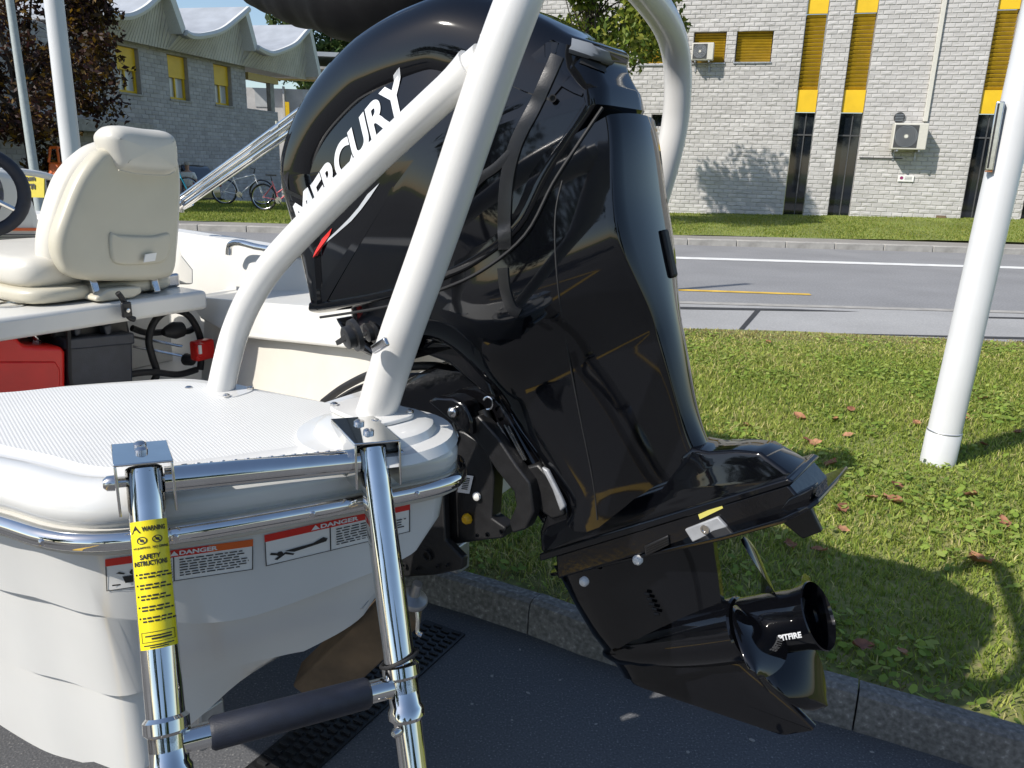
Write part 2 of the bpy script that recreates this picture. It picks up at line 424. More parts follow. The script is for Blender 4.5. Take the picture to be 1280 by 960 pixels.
# verge soil
sheet('verge', [(p.x, p.y, .085) for p in KB]+[(14, 6.2, .085), (5.2, 6.83, .085), (2.6, 7.12, .085), (1.6, 7.10, .085), (-9, 7.4, .085)], 'turf', thick=.16)
# kerb stones: walk along the curve in stones about 0.95 m long
kroot = bpy.data.objects.new('kerb', None); COL.objects.link(kroot); kroot['kind'] = 'structure'; ORG['kerb'] = Vector()
cum = [0]
for i in range(1, len(KC)): cum.append(cum[-1]+(KC[i]-KC[i-1]).length)
def kat(s, arr):
    for i in range(1, len(cum)):
        if cum[i] >= s: 
            u = (s-cum[i-1])/(cum[i]-cum[i-1]); return arr[i-1].lerp(arr[i], u)
    return arr[-1]
s0 = 0.4
while s0 < cum[-1]-1.2:
    L_ = 1.0; n = 5; rings = []; dz = random.uniform(-.004, .004)
    for k in range(n+1):
        s_ = s0+.0025+(L_-.005)*k/n; a = kat(s_, KC); b = kat(s_, KB); d = (b-a)
        rings.append([a-d*.06-Z*.05, a+Z*(.085+dz), a+d*.1+Z*(.112+dz), a+d*.35+Z*(.122+dz), b+Z*(.118+dz), b-Z*.05])
    MB().loft(rings).build('kerb_stone', 'kerb', kroot, ang=30); s0 += L_
# road
sheet('road', [(-120, 9.0), (120, 9.0), (120, 16.35), (-120, 16.35)], 'road', 0.0)
sheet('lay_by', [(-120, 6.7), (120, 6.2), (120, 9.02), (-120, 9.02)], 'strip', 0.004)
sheet('gutter_line', [(-120, 8.98), (120, 8.90), (120, 9.06), (-120, 9.13)], 'conc', 0.009)
sheet('white_lane_line', [(-120, 13.62), (120, 13.5), (120, 13.83), (-120, 13.95)], 'pw', 0.006)
sheet('yellow_lane_line', [(-20, 10.75), (3.75, 9.87), (3.77, 10.0), (-20, 10.9)], 'py', 0.006)
sheet('tar_seam', [(1.0, 8.50), (3.2, 8.66), (3.9, 8.74), (3.1, 8.78), (1.0, 8.66)], 'tar', .0085)  # shadow streaks of poles and cables, painted as thin dark sheets
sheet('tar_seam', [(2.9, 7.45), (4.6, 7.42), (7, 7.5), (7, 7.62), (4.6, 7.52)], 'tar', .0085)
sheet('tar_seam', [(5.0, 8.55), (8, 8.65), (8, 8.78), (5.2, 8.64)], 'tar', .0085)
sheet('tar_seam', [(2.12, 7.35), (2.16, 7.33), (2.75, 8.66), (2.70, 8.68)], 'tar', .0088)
sheet('far_pavement', [(-120, 16.33), (120, 16.33), (120, 17.3), (-120, 17.3)], 'walk', .118)
fk = bpy.data.objects.new('far_kerb', None); COL.objects.link(fk); fk['kind'] = 'structure'; ORG['far_kerb'] = Vector()
kb = MB().box((0, 0, .05), (.99, .16, .15)).build('kerb_stone', 'conc', fk, bevel=.015); kb.location = (0, 16.27, 0)
for i in range(-16, 17):
    if i == 0: continue
    c = kb.copy(); COL.objects.link(c); c.location = (i*1.0, 16.27+random.uniform(-.004, .004), random.uniform(-.004, .004)); c.parent = fk
for xa, xb in ((-120, -16.5), (16.5, 120)):
    MB().box(((xa+xb)/2, 16.27, .05), (xb-xa-.01, .16, .15)).build('kerb_run', 'conc', fk)
# right-hand building wall line
def wally(x): return 22+.3*(11.6-x)
WE = Vector((1, -.3, 0)).normalized(); WN = Vector((-.287, -.958, 0)).normalized()
def basez(x): return .22+(.465-.22)*(x-4.9)/(13.5-4.9)
V = []; F = []; nx, ny = 60, 6
for i in range(nx+1):
    x = -3+28*i/nx; y0 = 17.1+max(0, .1*(x-3.6))
    for j in range(ny+1):
        t = j/ny; y1 = wally(x)+.3; zb = max(.14, basez(x)); V.append((x, y0+(y1-y0)*t, .125+(zb-.125)*(t**.8)+random.uniform(-.012, .012)))
for i in range(nx):
    for j in range(ny): a = i*(ny+1)+j; F.append((a, a+ny+1, a+ny+2, a+1))
raw_mesh('far_lawn', V, F, 'turf2', kind='structure', smooth=True)
sheet('left_lawn', [(-120, 17.1, .123), (-3, 17.1, .123), (-3, 25.2, .123), (-120, 25.2, .123)], 'turf2')
sheet('car_park', [(-120, 26.0, -.55), (-3, 26.0, -.55), (-3, 90, -.55), (-120, 90, -.55)], 'walk')
sheet('lawn_bank', [(-120, 25.19, .123), (-3, 25.19, .123), (-3, 26.02, -.55), (-120, 26.02, -.55)], 'turf2')

# ------------------------------------------------------------------ block-built walls
def block_wall(root, o, e, n, w0, w1, z0, z1, holes, bw=.27, bh=.115, g=.007, dep=.1, vis=None, nparts=0, mats=('brick', 'brick2', 'brick3'), rough=.010, mort='mortar'):
    """o origin, e along, n outward; holes = [(wa,wb,za,zb)]"""
    xs = sorted(set([w0, w1]+[h[0] for h in holes]+[h[1] for h in holes])); xs = [x for x in xs if w0 <= x <= w1]
    zs = sorted(set([z0, z1]+[h[2] for h in holes]+[h[3] for h in holes])); zs = [z for z in zs if z0 <= z <= z1]
    m = MB()
    for i in range(len(xs)-1):
        for j in range(len(zs)-1):
            cx = (xs[i]+xs[i+1])/2; cz = (zs[j]+zs[j+1])/2
            if any(h[0] < cx < h[1] and h[2] < cz < h[3] for h in holes): continue
            q = [o+e*x+Z*z for x, z in ((xs[i], zs[j]), (xs[i+1], zs[j]), (xs[i+1], zs[j+1]), (xs[i], zs[j+1]))]
            m.add(q, [(0, 1, 2, 3)])
    for h in holes:   # reveals
        a, b, c, d = h; c = max(c, z0); d = min(d, z1)
        for (xa, za), (xb, zb) in (((a, c), (a, d)), ((b, c), (b, d)), ((a, d), (b, d)), ((a, c), (b, c))):
            p, q = o+e*xa+Z*za, o+e*xb+Z*zb; m.add([p+n*.01, q+n*.01, q-n*.35, p-n*.35], [(0, 1, 2, 3)])
    m.build('wall', mort, root, smooth=False, fixn=False)
    bricks = []
    row = 0; z = z0
    while z < z1-.02:
        zt = min(z+bh, z1); x = w0-(bw/2 if row % 2 else 0)
        while x < w1:
            xa, xb = max(x, w0), min(x+bw, w1); x += bw
            segs = [(xa, xb)]
            for h in holes:
                if h[2] < (z+zt)/2 < h[3]:
                    ns = []
                    for a, b in segs:
                        if b <= h[0] or a >= h[1]: ns.append((a, b)); continue
                        if a < h[0]: ns.append((a, h[0]))
                        if b > h[1]: ns.append((h[1], b))
                    segs = ns
            for a, b in segs:
                if b-a > .05: bricks.append((a, b, z, zt))
        z += bh; row += 1
    def rank(b):
        p = o+e*((b[0]+b[1])/2)+Z*((b[2]+b[3])/2); x, y, d = proj(p)
        inside = 0 <= x <= 1280 and 0 <= y <= 960 and (vis is None or vis(x, y))
        return (0 if inside else 1, d)
    sep = set()
    if nparts:
        full = [b for b in bricks if b[1]-b[0] > bw*.97]
        sep = set(sorted(full, key=rank)[:nparts])
    def shape(a, b, c, d, jit):
        j = lambda: random.uniform(0, rough)
        pr = .007+random.uniform(0, .006)
        v = [Vector((a, -.01, c)), Vector((b, -.01, c)), Vector((b, -.01, d)), Vector((a, -.01, d))]
        k = .012
        v += [Vector((a, pr*.5, c)), Vector((b, pr*.5, c)), Vector((b, pr*.5, d)), Vector((a, pr*.5, d))]
        v += [Vector((a+k, pr+j(), c+k)), Vector((b-k, pr+j(), c+k)), Vector((b-k, pr+j(), d-k)), Vector((a+k, pr+j(), d-k))]
        v += [Vector(((a+b)/2+random.uniform(-.05, .05), pr+j()*1.6, (c+d)/2))]
        f = [(0, 1, 5, 4), (1, 2, 6, 5), (2, 3, 7, 6), (3, 0, 4, 7), (4, 5, 9, 8), (5, 6, 10, 9), (6, 7, 11, 10), (7, 4, 8, 11), (8, 9, 12), (9, 10, 12), (10, 11, 12), (11, 8, 12)]
        return v, f
    rest = [MB(), MB(), MB()]
    for b in bricks:
        if b in sep: continue
        v, f = shape(b[0]+g/2, b[1]-g/2, b[2]+g/2, b[3]-g/2, 1)
        rest[random.choices((0, 1, 2), (5, 3, 2))[0]].add([o+e*p.x+n*p.y+Z*p.z for p in v], f)
    for k in range(3):
        if rest[k].v: rest[k].build('brickwork', mats[k], root, smooth=False, fixn=False, kind='stuff')
    if sep:
        protos = []
        rot = Matrix((e, n, Z)).transposed().to_4x4()
        for k in range(9):
            v, f = shape(-bw/2+g/2, bw/2-g/2, -bh/2+g/2, bh/2-g/2, 1)
            me = bpy.data.meshes.new('brick'); me.from_pydata([tuple(p) for p in v], [], f); me.materials.append(MAT[mats[k % 3]]); protos.append(me)
        for b in sorted(sep):
            ob = bpy.data.objects.new('brick', random.choices(protos, (5, 3, 2)*3)[0]); COL.objects.link(ob); ob.parent = root
            p = o+e*((b[0]+b[1])/2)+Z*((b[2]+b[3])/2)-ORG[root.name]
            ob.matrix_basis = Matrix.Translation(p) @ rot

def pbox(root, name, o, e, n, w0, w1, z0, z1, d0, d1, mat, bevel=0, parent=None):
    m = MB().box(o+e*(w0+w1)/2+Z*(z0+z1)/2+n*(d0+d1)/2, (w1-w0, abs(d1-d0), z1-z0), (e, n, Z))
    return m.build(name, mat, parent or root, smooth=False, bevel=bevel)

# ------- the sunlit office block on the right
WO = Vector((11.6, 22, 0))
def WC(x, y):
    p = PL(x, y, WO, WN); return (p-WO).dot(WE), p.z
rb = thing('office_building', 'pale split-block building in full sun with tall yellow window strips', 'building', (4, wally(4), .1))
strips = []
for xl, xr in ((993.7, 1019.8), (1051.4, 1079.6), (1224, 1252), (1302, 1330)):
    a = WC(xl, 140)[0]; b = WC(xr, 140)[0]; strips.append((a, b))
zg0 = WC(1000, 267)[1]; zy0 = WC(1006, 140)[1]; zy1 = WC(1006, 112)[1]; zs1 = WC(1006, 17)[1]; zt1 = WC(1006, -8)[1]
holes = [(a, b, -1, 7.5) for a, b in strips]
sw = []
for (xa, ya, xb, yb) in ((868, 40, 905, 79), (922, 37, 963, 78), (800, 42, 832, 81), (815, 143, 850, 160)):
    a, zt = WC(xa, ya); b, zb = WC(xb, yb); zb2 = zb; sw.append((a, b, zb2, zt)); holes.append((a, b, zb2, zt))
wL = (Vector((-2.9, wally(-2.9), 0))-WO).dot(WE)
block_wall(rb, WO, WE, WN, wL, 8.0, -.2, 7.2, holes, vis=lambda x, y: x > 850, nparts=290)
for k, (a, b) in enumerate(strips):
    z = zt1+1.2
    pbox(rb, 'window_panel', WO, WE, WN, a+.01, b-.01, zs1, 6.0, -.12, -.06, 'yel', .004)
    pbox(rb, 'window_panel', WO, WE, WN, a+.01, b-.01, zy0, zy1, -.12, -.06, 'yel', .004)
    g_ = pbox(rb, 'window_pane', WO, WE, WN, a+.01, b-.01, -.1, zy0-.01, -.2, -.17, 'glass')
    pbox(rb, 'mullion', WO, WE, WN, a+(b-a)*.55, a+(b-a)*.55+.03, -.1, zy0-.012, -.169, -.14, 'dgrey', parent=g_)
    pbox(rb, 'transom_bar', WO, WE, WN, a+.012, b-.012, zy0-.62, zy0-.58, -.169, -.145, 'dgrey', parent=g_)
    pbox(rb, 'blind_back', WO, WE, WN, a+.01, b-.01, zy1+.005, zs1-.005, -.3, -.27, 'shorts')
    pr = None; ns = 19
    for i in range(ns):
        zc = zy1+(zs1-zy1)*(i+.5)/ns
        ax = (WE, (WN*cos(.6)-Z*sin(.6)), (Z*cos(.6)+WN*sin(.6)))
        m = MB().box(WO+WE*(a+b)/2+Z*zc-WN*.14, (b-a-.04, .012, (zs1-zy1)/ns*.88), ax)
        m.build('slat', 'yslat', rb, smooth=False)
for k, (a, b, zb, zt) in enumerate(sw):
    pbox(rb, 'blind_back', WO, WE, WN, a, b, zb, zt, -.34, -.3, 'shorts')
    if k == 3:
        pbox(rb, 'window_pane', WO, WE, WN, a+.01, b-.01, zb+.01, zt-.01, -.2, -.18, 'glass'); continue
    pbox(rb, 'window_sill', WO, WE, WN, a-.03, b+.03, zb-.03, zb+.012, -.1, .05, 'galv', .004)
    ns = 11
    for i in range(ns):
        zc = zb+.03+(zt-zb-.04)*(i+.5)/ns
        ax = (WE, (WN*cos(.6)-Z*sin(.6)), (Z*cos(.6)+WN*sin(.6)))
        MB().box(WO+WE*(a+b)/2+Z*zc-WN*.17, (b-a-.04, .012, (zt-zb)/ns*.85), ax).build('slat', 'yslat', rb, smooth=False)
# wall base strip, cable, duct, sign, round vent
pbox(rb, 'plinth', WO, WE, WN, wL, 8.0, -.3, .0, .0, .03, 'conc')
a, z1_ = WC(1174, -5); b, z0_ = WC(1156, 152)
pbox(rb, 'pipe_duct', WO, WE, WN, b-.055, b+.055, z0_, 7.0, .0, .09, 'acw', .01)
a, zc = WC(1074, 197); b, _ = WC(1128, 197)
pbox(rb, 'cable', WO, WE, WN, a, b, zc-.012, zc+.012, .02, .05, 'dgrey')
a, zc = WC(1124, 147)
vt = MB().lathe(WO+WE*a+Z*zc+WN*.01, WN, [(0, .14), (.04, .14), (.045, .125), (.03, .12)], 20).build('round_vent', 'dgrey', rb)
for i in range(5): MB().box(WO+WE*a+Z*(zc-.08+.04*i)+WN*.05, (.2, .012, .012), (WE, WN, Z)).build('vent_bar', 'galv', vt, smooth=False)
a, zc = WC(1132, 223)
sg = pbox(rb, 'wall_sign', WO, WE, WN, a-.2, a+.2, zc-.085, zc+.085, .035, .05, 'white', .004)
MB().lathe(WO+WE*(a-.11)+Z*(zc+.01)+WN*.05, WN, [(0, .045), (.003, .045)], 16).build('emblem', M_('plum_ink', (.25, .03, .12), .4), sg)
for i, zz in enumerate((.03, -.005, -.04)): pbox(rb, 'print_line', WO, WE, WN, a-.03, a+.15, zc+zz, zc+zz+.012, .05, .052, 'dgrey', parent=sg)
a, _ = WC(1176, 270); pbox(rb, 'drain_cover', WO, WE, WN, a-.12, a+.12, .3, .46, .03, .06, 'wood')

def ac_unit(x0, y0, x1, y1, label, dep=.44):
    a, zt = WC(x0, y0); b, zb = WC(x1, y1); w = b-a; h = zt-zb; gap = .1
    c = WO+WE*(a+b)/2+Z*(zt+zb)/2
    t = thing('air_conditioner', label, 'air conditioner', tuple(c-Z*h/2))
    MB().box(c+WN*(gap+dep/2), (w, dep, h), (WE, WN, Z)).build('casing', 'acw', t, bevel=.02, smooth=False)
    fo = c+WN*(gap+dep)-WE*w*.12; r = h*.4
    MB().box(fo+WN*.004, (r*2.15, .012, r*2.15), (WE, WN, Z)).build('fan_panel', 'dgrey', t, bevel=.005, smooth=False)
    g = MB().lathe(fo+WN*.01, WN, [(0, r), (.012, r), (.012, r*.95), (.0, r*.95)], 28, cap=False).build('fan_guard', 'galv', t)
    for k in range(1, 6): MB().lathe(fo+WN*.012, WN, [(0, r*k/6+.006), (.006, r*k/6+.006), (.006, r*k/6-.006), (0, r*k/6-.006)], 28, cap=False).build('guard_ring', 'galv', g)
    MB().lathe(fo+WN*.012, WN, [(0, r*.2), (.015, r*.2)], 16).build('hub', 'acw', t)
    for s_ in (-1, 1):
        q = c+WE*w*.32*s_-Z*(h/2+.03)
        MB().box(q+WN*(gap+dep)/2, (.04, gap+dep, .04), (WE, WN, Z)).build('bracket', 'galv', t, smooth=False)
        MB().box(q+WN*.02-Z*.12, (.04, .04, .26), (WE, WN, Z)).build('bracket', 'galv', t, smooth=False)
    return t
ac_unit(1115, 155, 1152, 188, 'larger beige outdoor air conditioner below the white wall duct')
ac_unit(867, 56, 892, 77, 'small air conditioner box in front of a louvred window', dep=.3)

# ------- the shaded building on the left with the shell roof
LD = Vector((.238, .971, 0)).normalized(); LN = Vector((.971, -.238, 0)).normalized()
LO = Vector((-10.7, 36, 0))
def LC(x, y):
    p = PL(x, y, LO, LN); return (p-LO).dot(LD), p.z
lb = thing('shell_roof_building', 'shaded grey brick building with three curved shell roofs and yellow blinds', 'building', (-12, 30, .13))
lh = []
for (xa, ya, xb, yb) in ((143, 55, 174, 114), (208, 67, 235, 123), (266, 79, 289, 130)):
    a, zt = LC((xa), ya); b, _ = LC(xb, (ya+yb)/2); _, zb = LC(xa+1, yb); lh.append((a, b, zb, zt))
wend = LC(350, 200)[0]; w0L = -26; ztop = LC(150, 49)[1]; zend = LC(345, 140)[1]
wstep = LC(309, 135)[0]
block_wall(lb, LO, LD, LN, w0L, wstep, -.6, ztop, lh, bw=.34, bh=.14, g=.010, mats=('lbrick0', 'lbrick1', 'lbrick2'), mort='lmortar')
block_wall(lb, LO, LD, LN, wstep, wend, -.6, zend, [], bw=.34, bh=.14, g=.010, mats=('lbrick0', 'lbrick1', 'lbrick2'), mort='lmortar')
# return wall at the far end and body behind
MB().box(LO+LD*(wstep+w0L)/2-LN*3.4+Z*ztop/2, (wstep-w0L, 6, ztop-.05), (LD, LN, Z)).build('body', 'mortar', lb, smooth=False)
for a, b, zb, zt in lh:
    zm = zb+(zt-zb)*.5; w = b-a
    pbox(lb, 'roller_blind', LO, LD, LN, a+.02, b-.02, zm, zt-.01, -.16, -.12, 'yel')
    fr = MB()
    for (x0, x1, z0, z1) in ((a, a+.09, zb, zm), (b-.09, b, zb, zm), (a+.09, b-.09, zb, zb+.09), (a+w*.47, a+w*.53, zb+.09, zm)):
        fr.box(LO+LD*(x0+x1)/2+Z*(z0+z1)/2-LN*.2, (x1-x0, .06, z1-z0), (LD, LN, Z))
    f_ = fr.build('window_frame', 'yel', lb, smooth=False)
    pbox(lb, 'window_pane', LO, LD, LN, a+.09, a+w*.47, zb+.09, zm, -.25, -.23, 'glassw')
    pbox(lb, 'window_pane', LO, LD, LN, a+w*.53, b-.09, zb+.09, zm, -.25, -.23, 'glassw')
    pbox(lb, 'window_sill', LO, LD, LN, a-.05, b+.05, zb-.06, zb, -.2, .06, 'conc')
a, z_ = LC(310, 90); b, z2_ = LC(348, 106)
pbox(lb, 'terrace_beam', LO, LD, LN, a, b, z2_, z_, -.3, .0, M_('ochre_fascia', (.50, .36, .12), .6, noise=.08))
pbox(lb, 'terrace_post', LO, LD, LN, b-.6, b-.3, zend, z2_, -.25, -.05, 'conc')
a, z_ = LC(130, 152); b, z2_ = LC(163, 160)
pbox(lb, 'entrance_canopy', LO, LD, LN, a-4, b, z2_-.2, z_, .03, .9, 'conc')
# shells: profiles in the wall plane
shells = [[(95, 16), (112, 18), (128, 16), (145, 7), (160, -6), (178, -18)], [(196, 38), (204, 42), (218, 42), (242, 36), (262, 22), (278, 9)], [(290, 57), (300, 62), (312, 64), (338, 54), (352, 40), (361, 31)]]
ends = [(197, 36), (291, 58), (374, 91)]
over = 1.1
for k, pr in enumerate(shells):
    q = [LC(x, y) for x, y in pr]; e_ = LC(*ends[k]); q = [(v.x, v.y) for v in catmull([(a, b, 0) for a, b in q], 5)]
    top = [LO+LD*a+Z*b+LN*over for a, b in q]; m = MB(); n = len(q); back = -LN*9
    V = []; th = .16
    for p in top: V += [p, p+back, p+back-Z*th, p-Z*th]
    F = []
    for i in range(n-1):
        for j in range(4): F.append((i*4+j, i*4+(j+1) % 4, (i+1)*4+(j+1) % 4, (i+1)*4+j))
    F += [(0, 1, 2, 3), ((n-1)*4+3, (n-1)*4+2, (n-1)*4+1, (n-1)*4)]
    sh = MB().add(V, F).build('roof_shell', 'zincroof', lb, ang=60)
    rim = MB().tube([p+LN*.02-Z*.08 for p in top], .11, 6).build('roof_edge', 'roofedge', sh)
    # steep drop from the peak and the boarded gable under the curve
    pk = q[-1]; P0 = LO+LD*pk[0]+Z*(pk[1]-.08)+LN*over; P1 = LO+LD*e_[0]+Z*e_[1]+LN*over
    MB().add([P0, P1, P1+back, P0+back, P0-Z*.2-LD*.2, P1-Z*.2-LD*.2, P1+back-Z*.2-LD*.2, P0+back-Z*.2-LD*.2], [(0, 1, 2, 3), (4, 5, 6, 7), (0, 1, 5, 4), (1, 2, 6, 5), (2, 3, 7, 6), (3, 0, 4, 7)]).build('roof_slope', 'roofedge', lb, smooth=False)
    # boards: vertical battens under the curve down to the wall top
    gz = lambda a: ztop-.02 if k < 2 else ztop-.02
    nb = 26; a0 = q[0][0]; a1 = e_[0]
    def zcurve(a):
        if a <= pk[0]:
            for i in range(n-1):
                if q[i][0] <= a <= q[i+1][0]:
                    u = (a-q[i][0])/(q[i+1][0]-q[i][0]+1e-9); return q[i][1]*(1-u)+q[i+1][1]*u
            return q[0][1]
        u = (a-pk[0])/(e_[0]-pk[0]); return pk[1]*(1-u)+e_[1]*u
    for i in range(nb):
        xa = a0+(a1-a0)*i/nb; xb = a0+(a1-a0)*(i+1)/nb-.025
        za, zb_ = zcurve(xa)-.17, zcurve(xb)-.17; zl = ztop-.06
        if min(za, zb_) < zl+.05: zl = min(za, zb_)-.1
        d0 = .36
        MB().prism([LO+LD*xa+Z*zl+LN*d0, LO+LD*xb+Z*zl+LN*d0, LO+LD*xb+Z*zb_+LN*(d0+.5), LO+LD*xa+Z*za+LN*(d0+.5)], -LN*.06).build('fascia_board', 'fascia', lb, smooth=False)
# ------- pale wing far behind
fw = thing('flat_roof_wing', 'white wing with flat grey roof and ochre band behind the shell roof building', 'building', (-9, 46, .13))
FE = Vector((1, .1, 0)).normalized(); FN = Vector((.1, -1, 0)).normalized(); FO = Vector((-9, 46, 0))
def FC(x, y):
    p = PL(x, y, FO, FN); return (p-FO).dot(FE), p.z
def fbox(name, x0, y0, x1, y1, d0, d1, mat):
    a, zt = FC(x0, y0); b, zb = FC(x1, y1); return pbox(fw, name, FO, FE, FN, a, b, zb, zt, d0, d1, mat)
fbox('roof', 300, 64, 560, 80, -6, 1.2, 'zincroof'); fbox('soffit', 290, 81, 560, 95, -6, 1.0, 'conc')
fbox('ochre_band', 290, 96, 560, 108, -.2, .2, M_('ochre_band', (.48, .33, .08), .6)); fbox('wall', 290, 108.5, 560, 240, -.4, .0, 'brick2')
fbox('corner_post', 354, 108.5, 360, 190, .05, .35, 'brick2'); fbox('window_pane', 378, 113, 396, 128, .01, .04, 'glassw'); fbox('yellow_door', 358, 128, 364, 150, .4, .45, 'yel')
fbox('window_pane', 318, 110, 340, 134, .01, .04, 'glassw')

# ================================================================== BOAT
boat = thing('motor_boat', 'white open motor boat on its trailer with rounded stern platforms', 'boat', tuple(BW(2, 0, .5)))
def toft(p):
    q = Vector((p[0], p[1], 0))-B0; return q.dot(BF), q.dot(BT)
def dz(f): return .04*max(0, f-.7)
# outer rail line at z 1.07 (plan points), from the bow down the port side and round the platform tip
tipf = [toft(p) for p in ((-.604, .849), (-.532, .822), (-.465, .818), (-.384, .846), (-.293, .892), (-.195, .947), (-.101, 1.005), (-.072, 1.045), (-.078, 1.10))]
outer_c = [(4.55, -.02), (4.4, -.2), (4.1, -.42), (3.6, -.66), (3.0, -.80), (2.3, -.85), (1.6, -.855), (1.15, -.855), (.9, -.845)]+tipf
inner_c = [(4.3, -.02), (4.15, -.14), (3.8, -.36), (3.4, -.54), (2.9, -.67), (2.3, -.715), (1.7, -.72), (1.25, -.70)]+[toft(p) for p in ((-.80, 1.13), (-.70, 1.19), (-.62, 1.232), (-.54, 1.262), (-.443, 1.238), (-.32, 1.195), (-.22, 1.15), (-.15, 1.118), (-.11, 1.105))]
def resamp(pts, n):
    p = catmull([(a, b, 0) for a, b in pts], 10); c = [0]
    for i in range(1, len(p)): c.append(c[-1]+(p[i]-p[i-1]).length)
    out = []; j = 0
    for k in range(n):
        s_ = c[-1]*(k/(n-1))
        while j < len(c)-2 and c[j+1] < s_: j += 1
        u = (s_-c[j])/(c[j+1]-c[j]+1e-12); out.append(p[j].lerp(p[j+1], min(1, max(0, u))))
    return out
NB = 120
def warp(pts, n, frac=.55, fcut=1.3):
    """more columns near the stern"""
    p = resamp(pts, 600); 
    k = next(i for i, q in enumerate(p) if q.x < fcut); n1 = int(n*(1-frac)); n2 = n-n1
    idx = [k*i/n1 for i in range(n1)]+[k+(599-k)*i/(n2-1) for i in range(n2)]
    return [p[min(598, int(q))].lerp(p[min(598, int(q))+1], q-min(598, int(q))) for q in idx]
OUT = warp(outer_c, NB)
def off_in(C, d):
    out = []
    for i, p in enumerate(C):
        t = C[min(i+1, len(C)-1)]-C[max(i-1, 0)]; t.normalize(); nrm = Vector((t.y, -t.x, 0))
        if i == 0: nrm = Vector((-1, 0, 0))
        # inward: towards the inside of the loop (starboard/forward of the port side)
        out.append(p-nrm*d if True else p)
    return out
# find orientation: inward should point to the centreline on the port side
_t = off_in(OUT, .1)
SGN = 1 if _t[NB//4].y > OUT[NB//4].y else -1
def ring(C, d, zf):
    if callable(d):
        U = off_in(C, SGN); Q = [C[i]+(U[i]-C[i])*d(C[i], i) for i in range(len(C))]
    else: Q = off_in(C, d*SGN)
    return [(Q[i].x, Q[i].y, zf(C[i], i)) for i in range(len(C))]
# stern column parameter: 0 on the side, 1 on the transom
def tw(i):
    f, t = OUT[i].x, OUT[i].y
    return min(1, max(0, (t+.80)/.12)) if f < .8 else 0
def zbot(p, i):
    t = p.y
    if p.x > .80 and t < -.80: return .655+.10*max(0, p.x-1.8)**1.5*.35
    pts = [(-.86, .655), (-.79, .668), (-.72, .70), (-.66, .760), (-.58, .788), (-.47, .815), (-.38, .85), (-.3, .86)]
    xs_ = [q[0] for q in pts]; zs_ = [q[1] for q in pts]
    return float(sum(np.interp(t+.05*k/3, xs_, zs_)*w for k, w in ((-3, .08), (-2, .12), (-1, .18), (0, .24), (1, .18), (2, .12), (3, .08))))
def zk1(p, i):
    side_ = .948+.03*max(0, p.x-.9)
    if p.x > .8 and p.y < -.8: return side_
    return float(sum(np.interp(p.y+.06*k/3, (-.86, -.76, -.70, -.66, -.36), (.948, .946, .915, .908, .962))*w for k, w in ((-3, .08), (-2, .12), (-1, .18), (0, .24), (1, .18), (2, .12), (3, .08))))
def ucut(p, i): return (max(0, min(1, (p.y+.80)/.06)) if p.x < .8 else 0)
def stp(p, i):
    t = p.y; return 1.0 if p.x > 1.0 else max(0, min(1, (-.79-t)/.03)) if t < -.76 else max(0, min(1, (t+.70)/.06))
def zk2(p, i): return max(zbot(p, i)+.02, .812+.05*max(0, p.x-.9))
rows = [ring(OUT, .010, lambda p, i: 1.056+dz(p.x)), ring(OUT, .022, lambda p, i: 1.046+dz(p.x)), ring(OUT, .03, lambda p, i: 1.0+dz(p.x)*.7),
        ring(OUT, .036, lambda p, i: zk1(p, i)+.0015), ring(OUT, lambda p, i: .037+.012*stp(p, i), lambda p, i: zk1(p, i)-.0015), ring(OUT, lambda p, i: .056+.030*ucut(p, i), lambda p, i: zk2(p, i)+.0015),
        ring(OUT, lambda p, i: .056+.011*(1-ucut(p, i))+.031*ucut(p, i), lambda p, i: zk2(p, i)-.0015), ring(OUT, lambda p, i: .070+.042*ucut(p, i), lambda p, i: zbot(p, i)+.012), ring(OUT, lambda p, i: .082+.048*ucut(p, i), lambda p, i: zbot(p, i)+.001), ring(OUT, lambda p, i: .11+.05*ucut(p, i), lambda p, i: zbot(p, i)-.002)]
# the platform end tucks in towards its foot
for r_ in range(3, len(rows)):
    new = []
    for i, (f, t, z) in enumerate(rows[r_]):
        k = min(1, max(0, (OUT[i].y+.62)/.22)) if OUT[i].x < .8 else 0; dd_ = .42*max(0, 1.03-z)*k*k*(3-2*k)
        new.append((f+dd_*.25, t-dd_, z))
    rows[r_] = new
def lowz(f): return .12*max(0, f-2.2)**1.3*.42
rows.append([(max(.93, min(4.35, f)) if OUT[i].x < .93 else min(4.35, f), t*.97 if OUT[i].x > .93 else max(t, -.80), z+.004) for i, (f, t, z) in enumerate(rows[-1])])
rows.append([(max(.95, min(4.3, f)), t*(.97 if OUT[i].x < .95 else .55), .60+lowz(f)) for i, (f, t, z) in enumerate(rows[-1])])
rows.append([(max(.98, min(4.25, f)), 0, .52+lowz(f)) for i, (f, t, z) in enumerate(rows[-1])])
def both(rows_):
    m = MB()
    for s_ in (1, -1):
        R = [[BW(f, t*s_, z) for f, t, z in r] for r in rows_]; m.loft(R, closed=False, cap=False)
    return m
hullm = both(rows); hull = hullm.build('hull', 'gel', boat, ang=28)
hull_bvh = hullm.bvh()
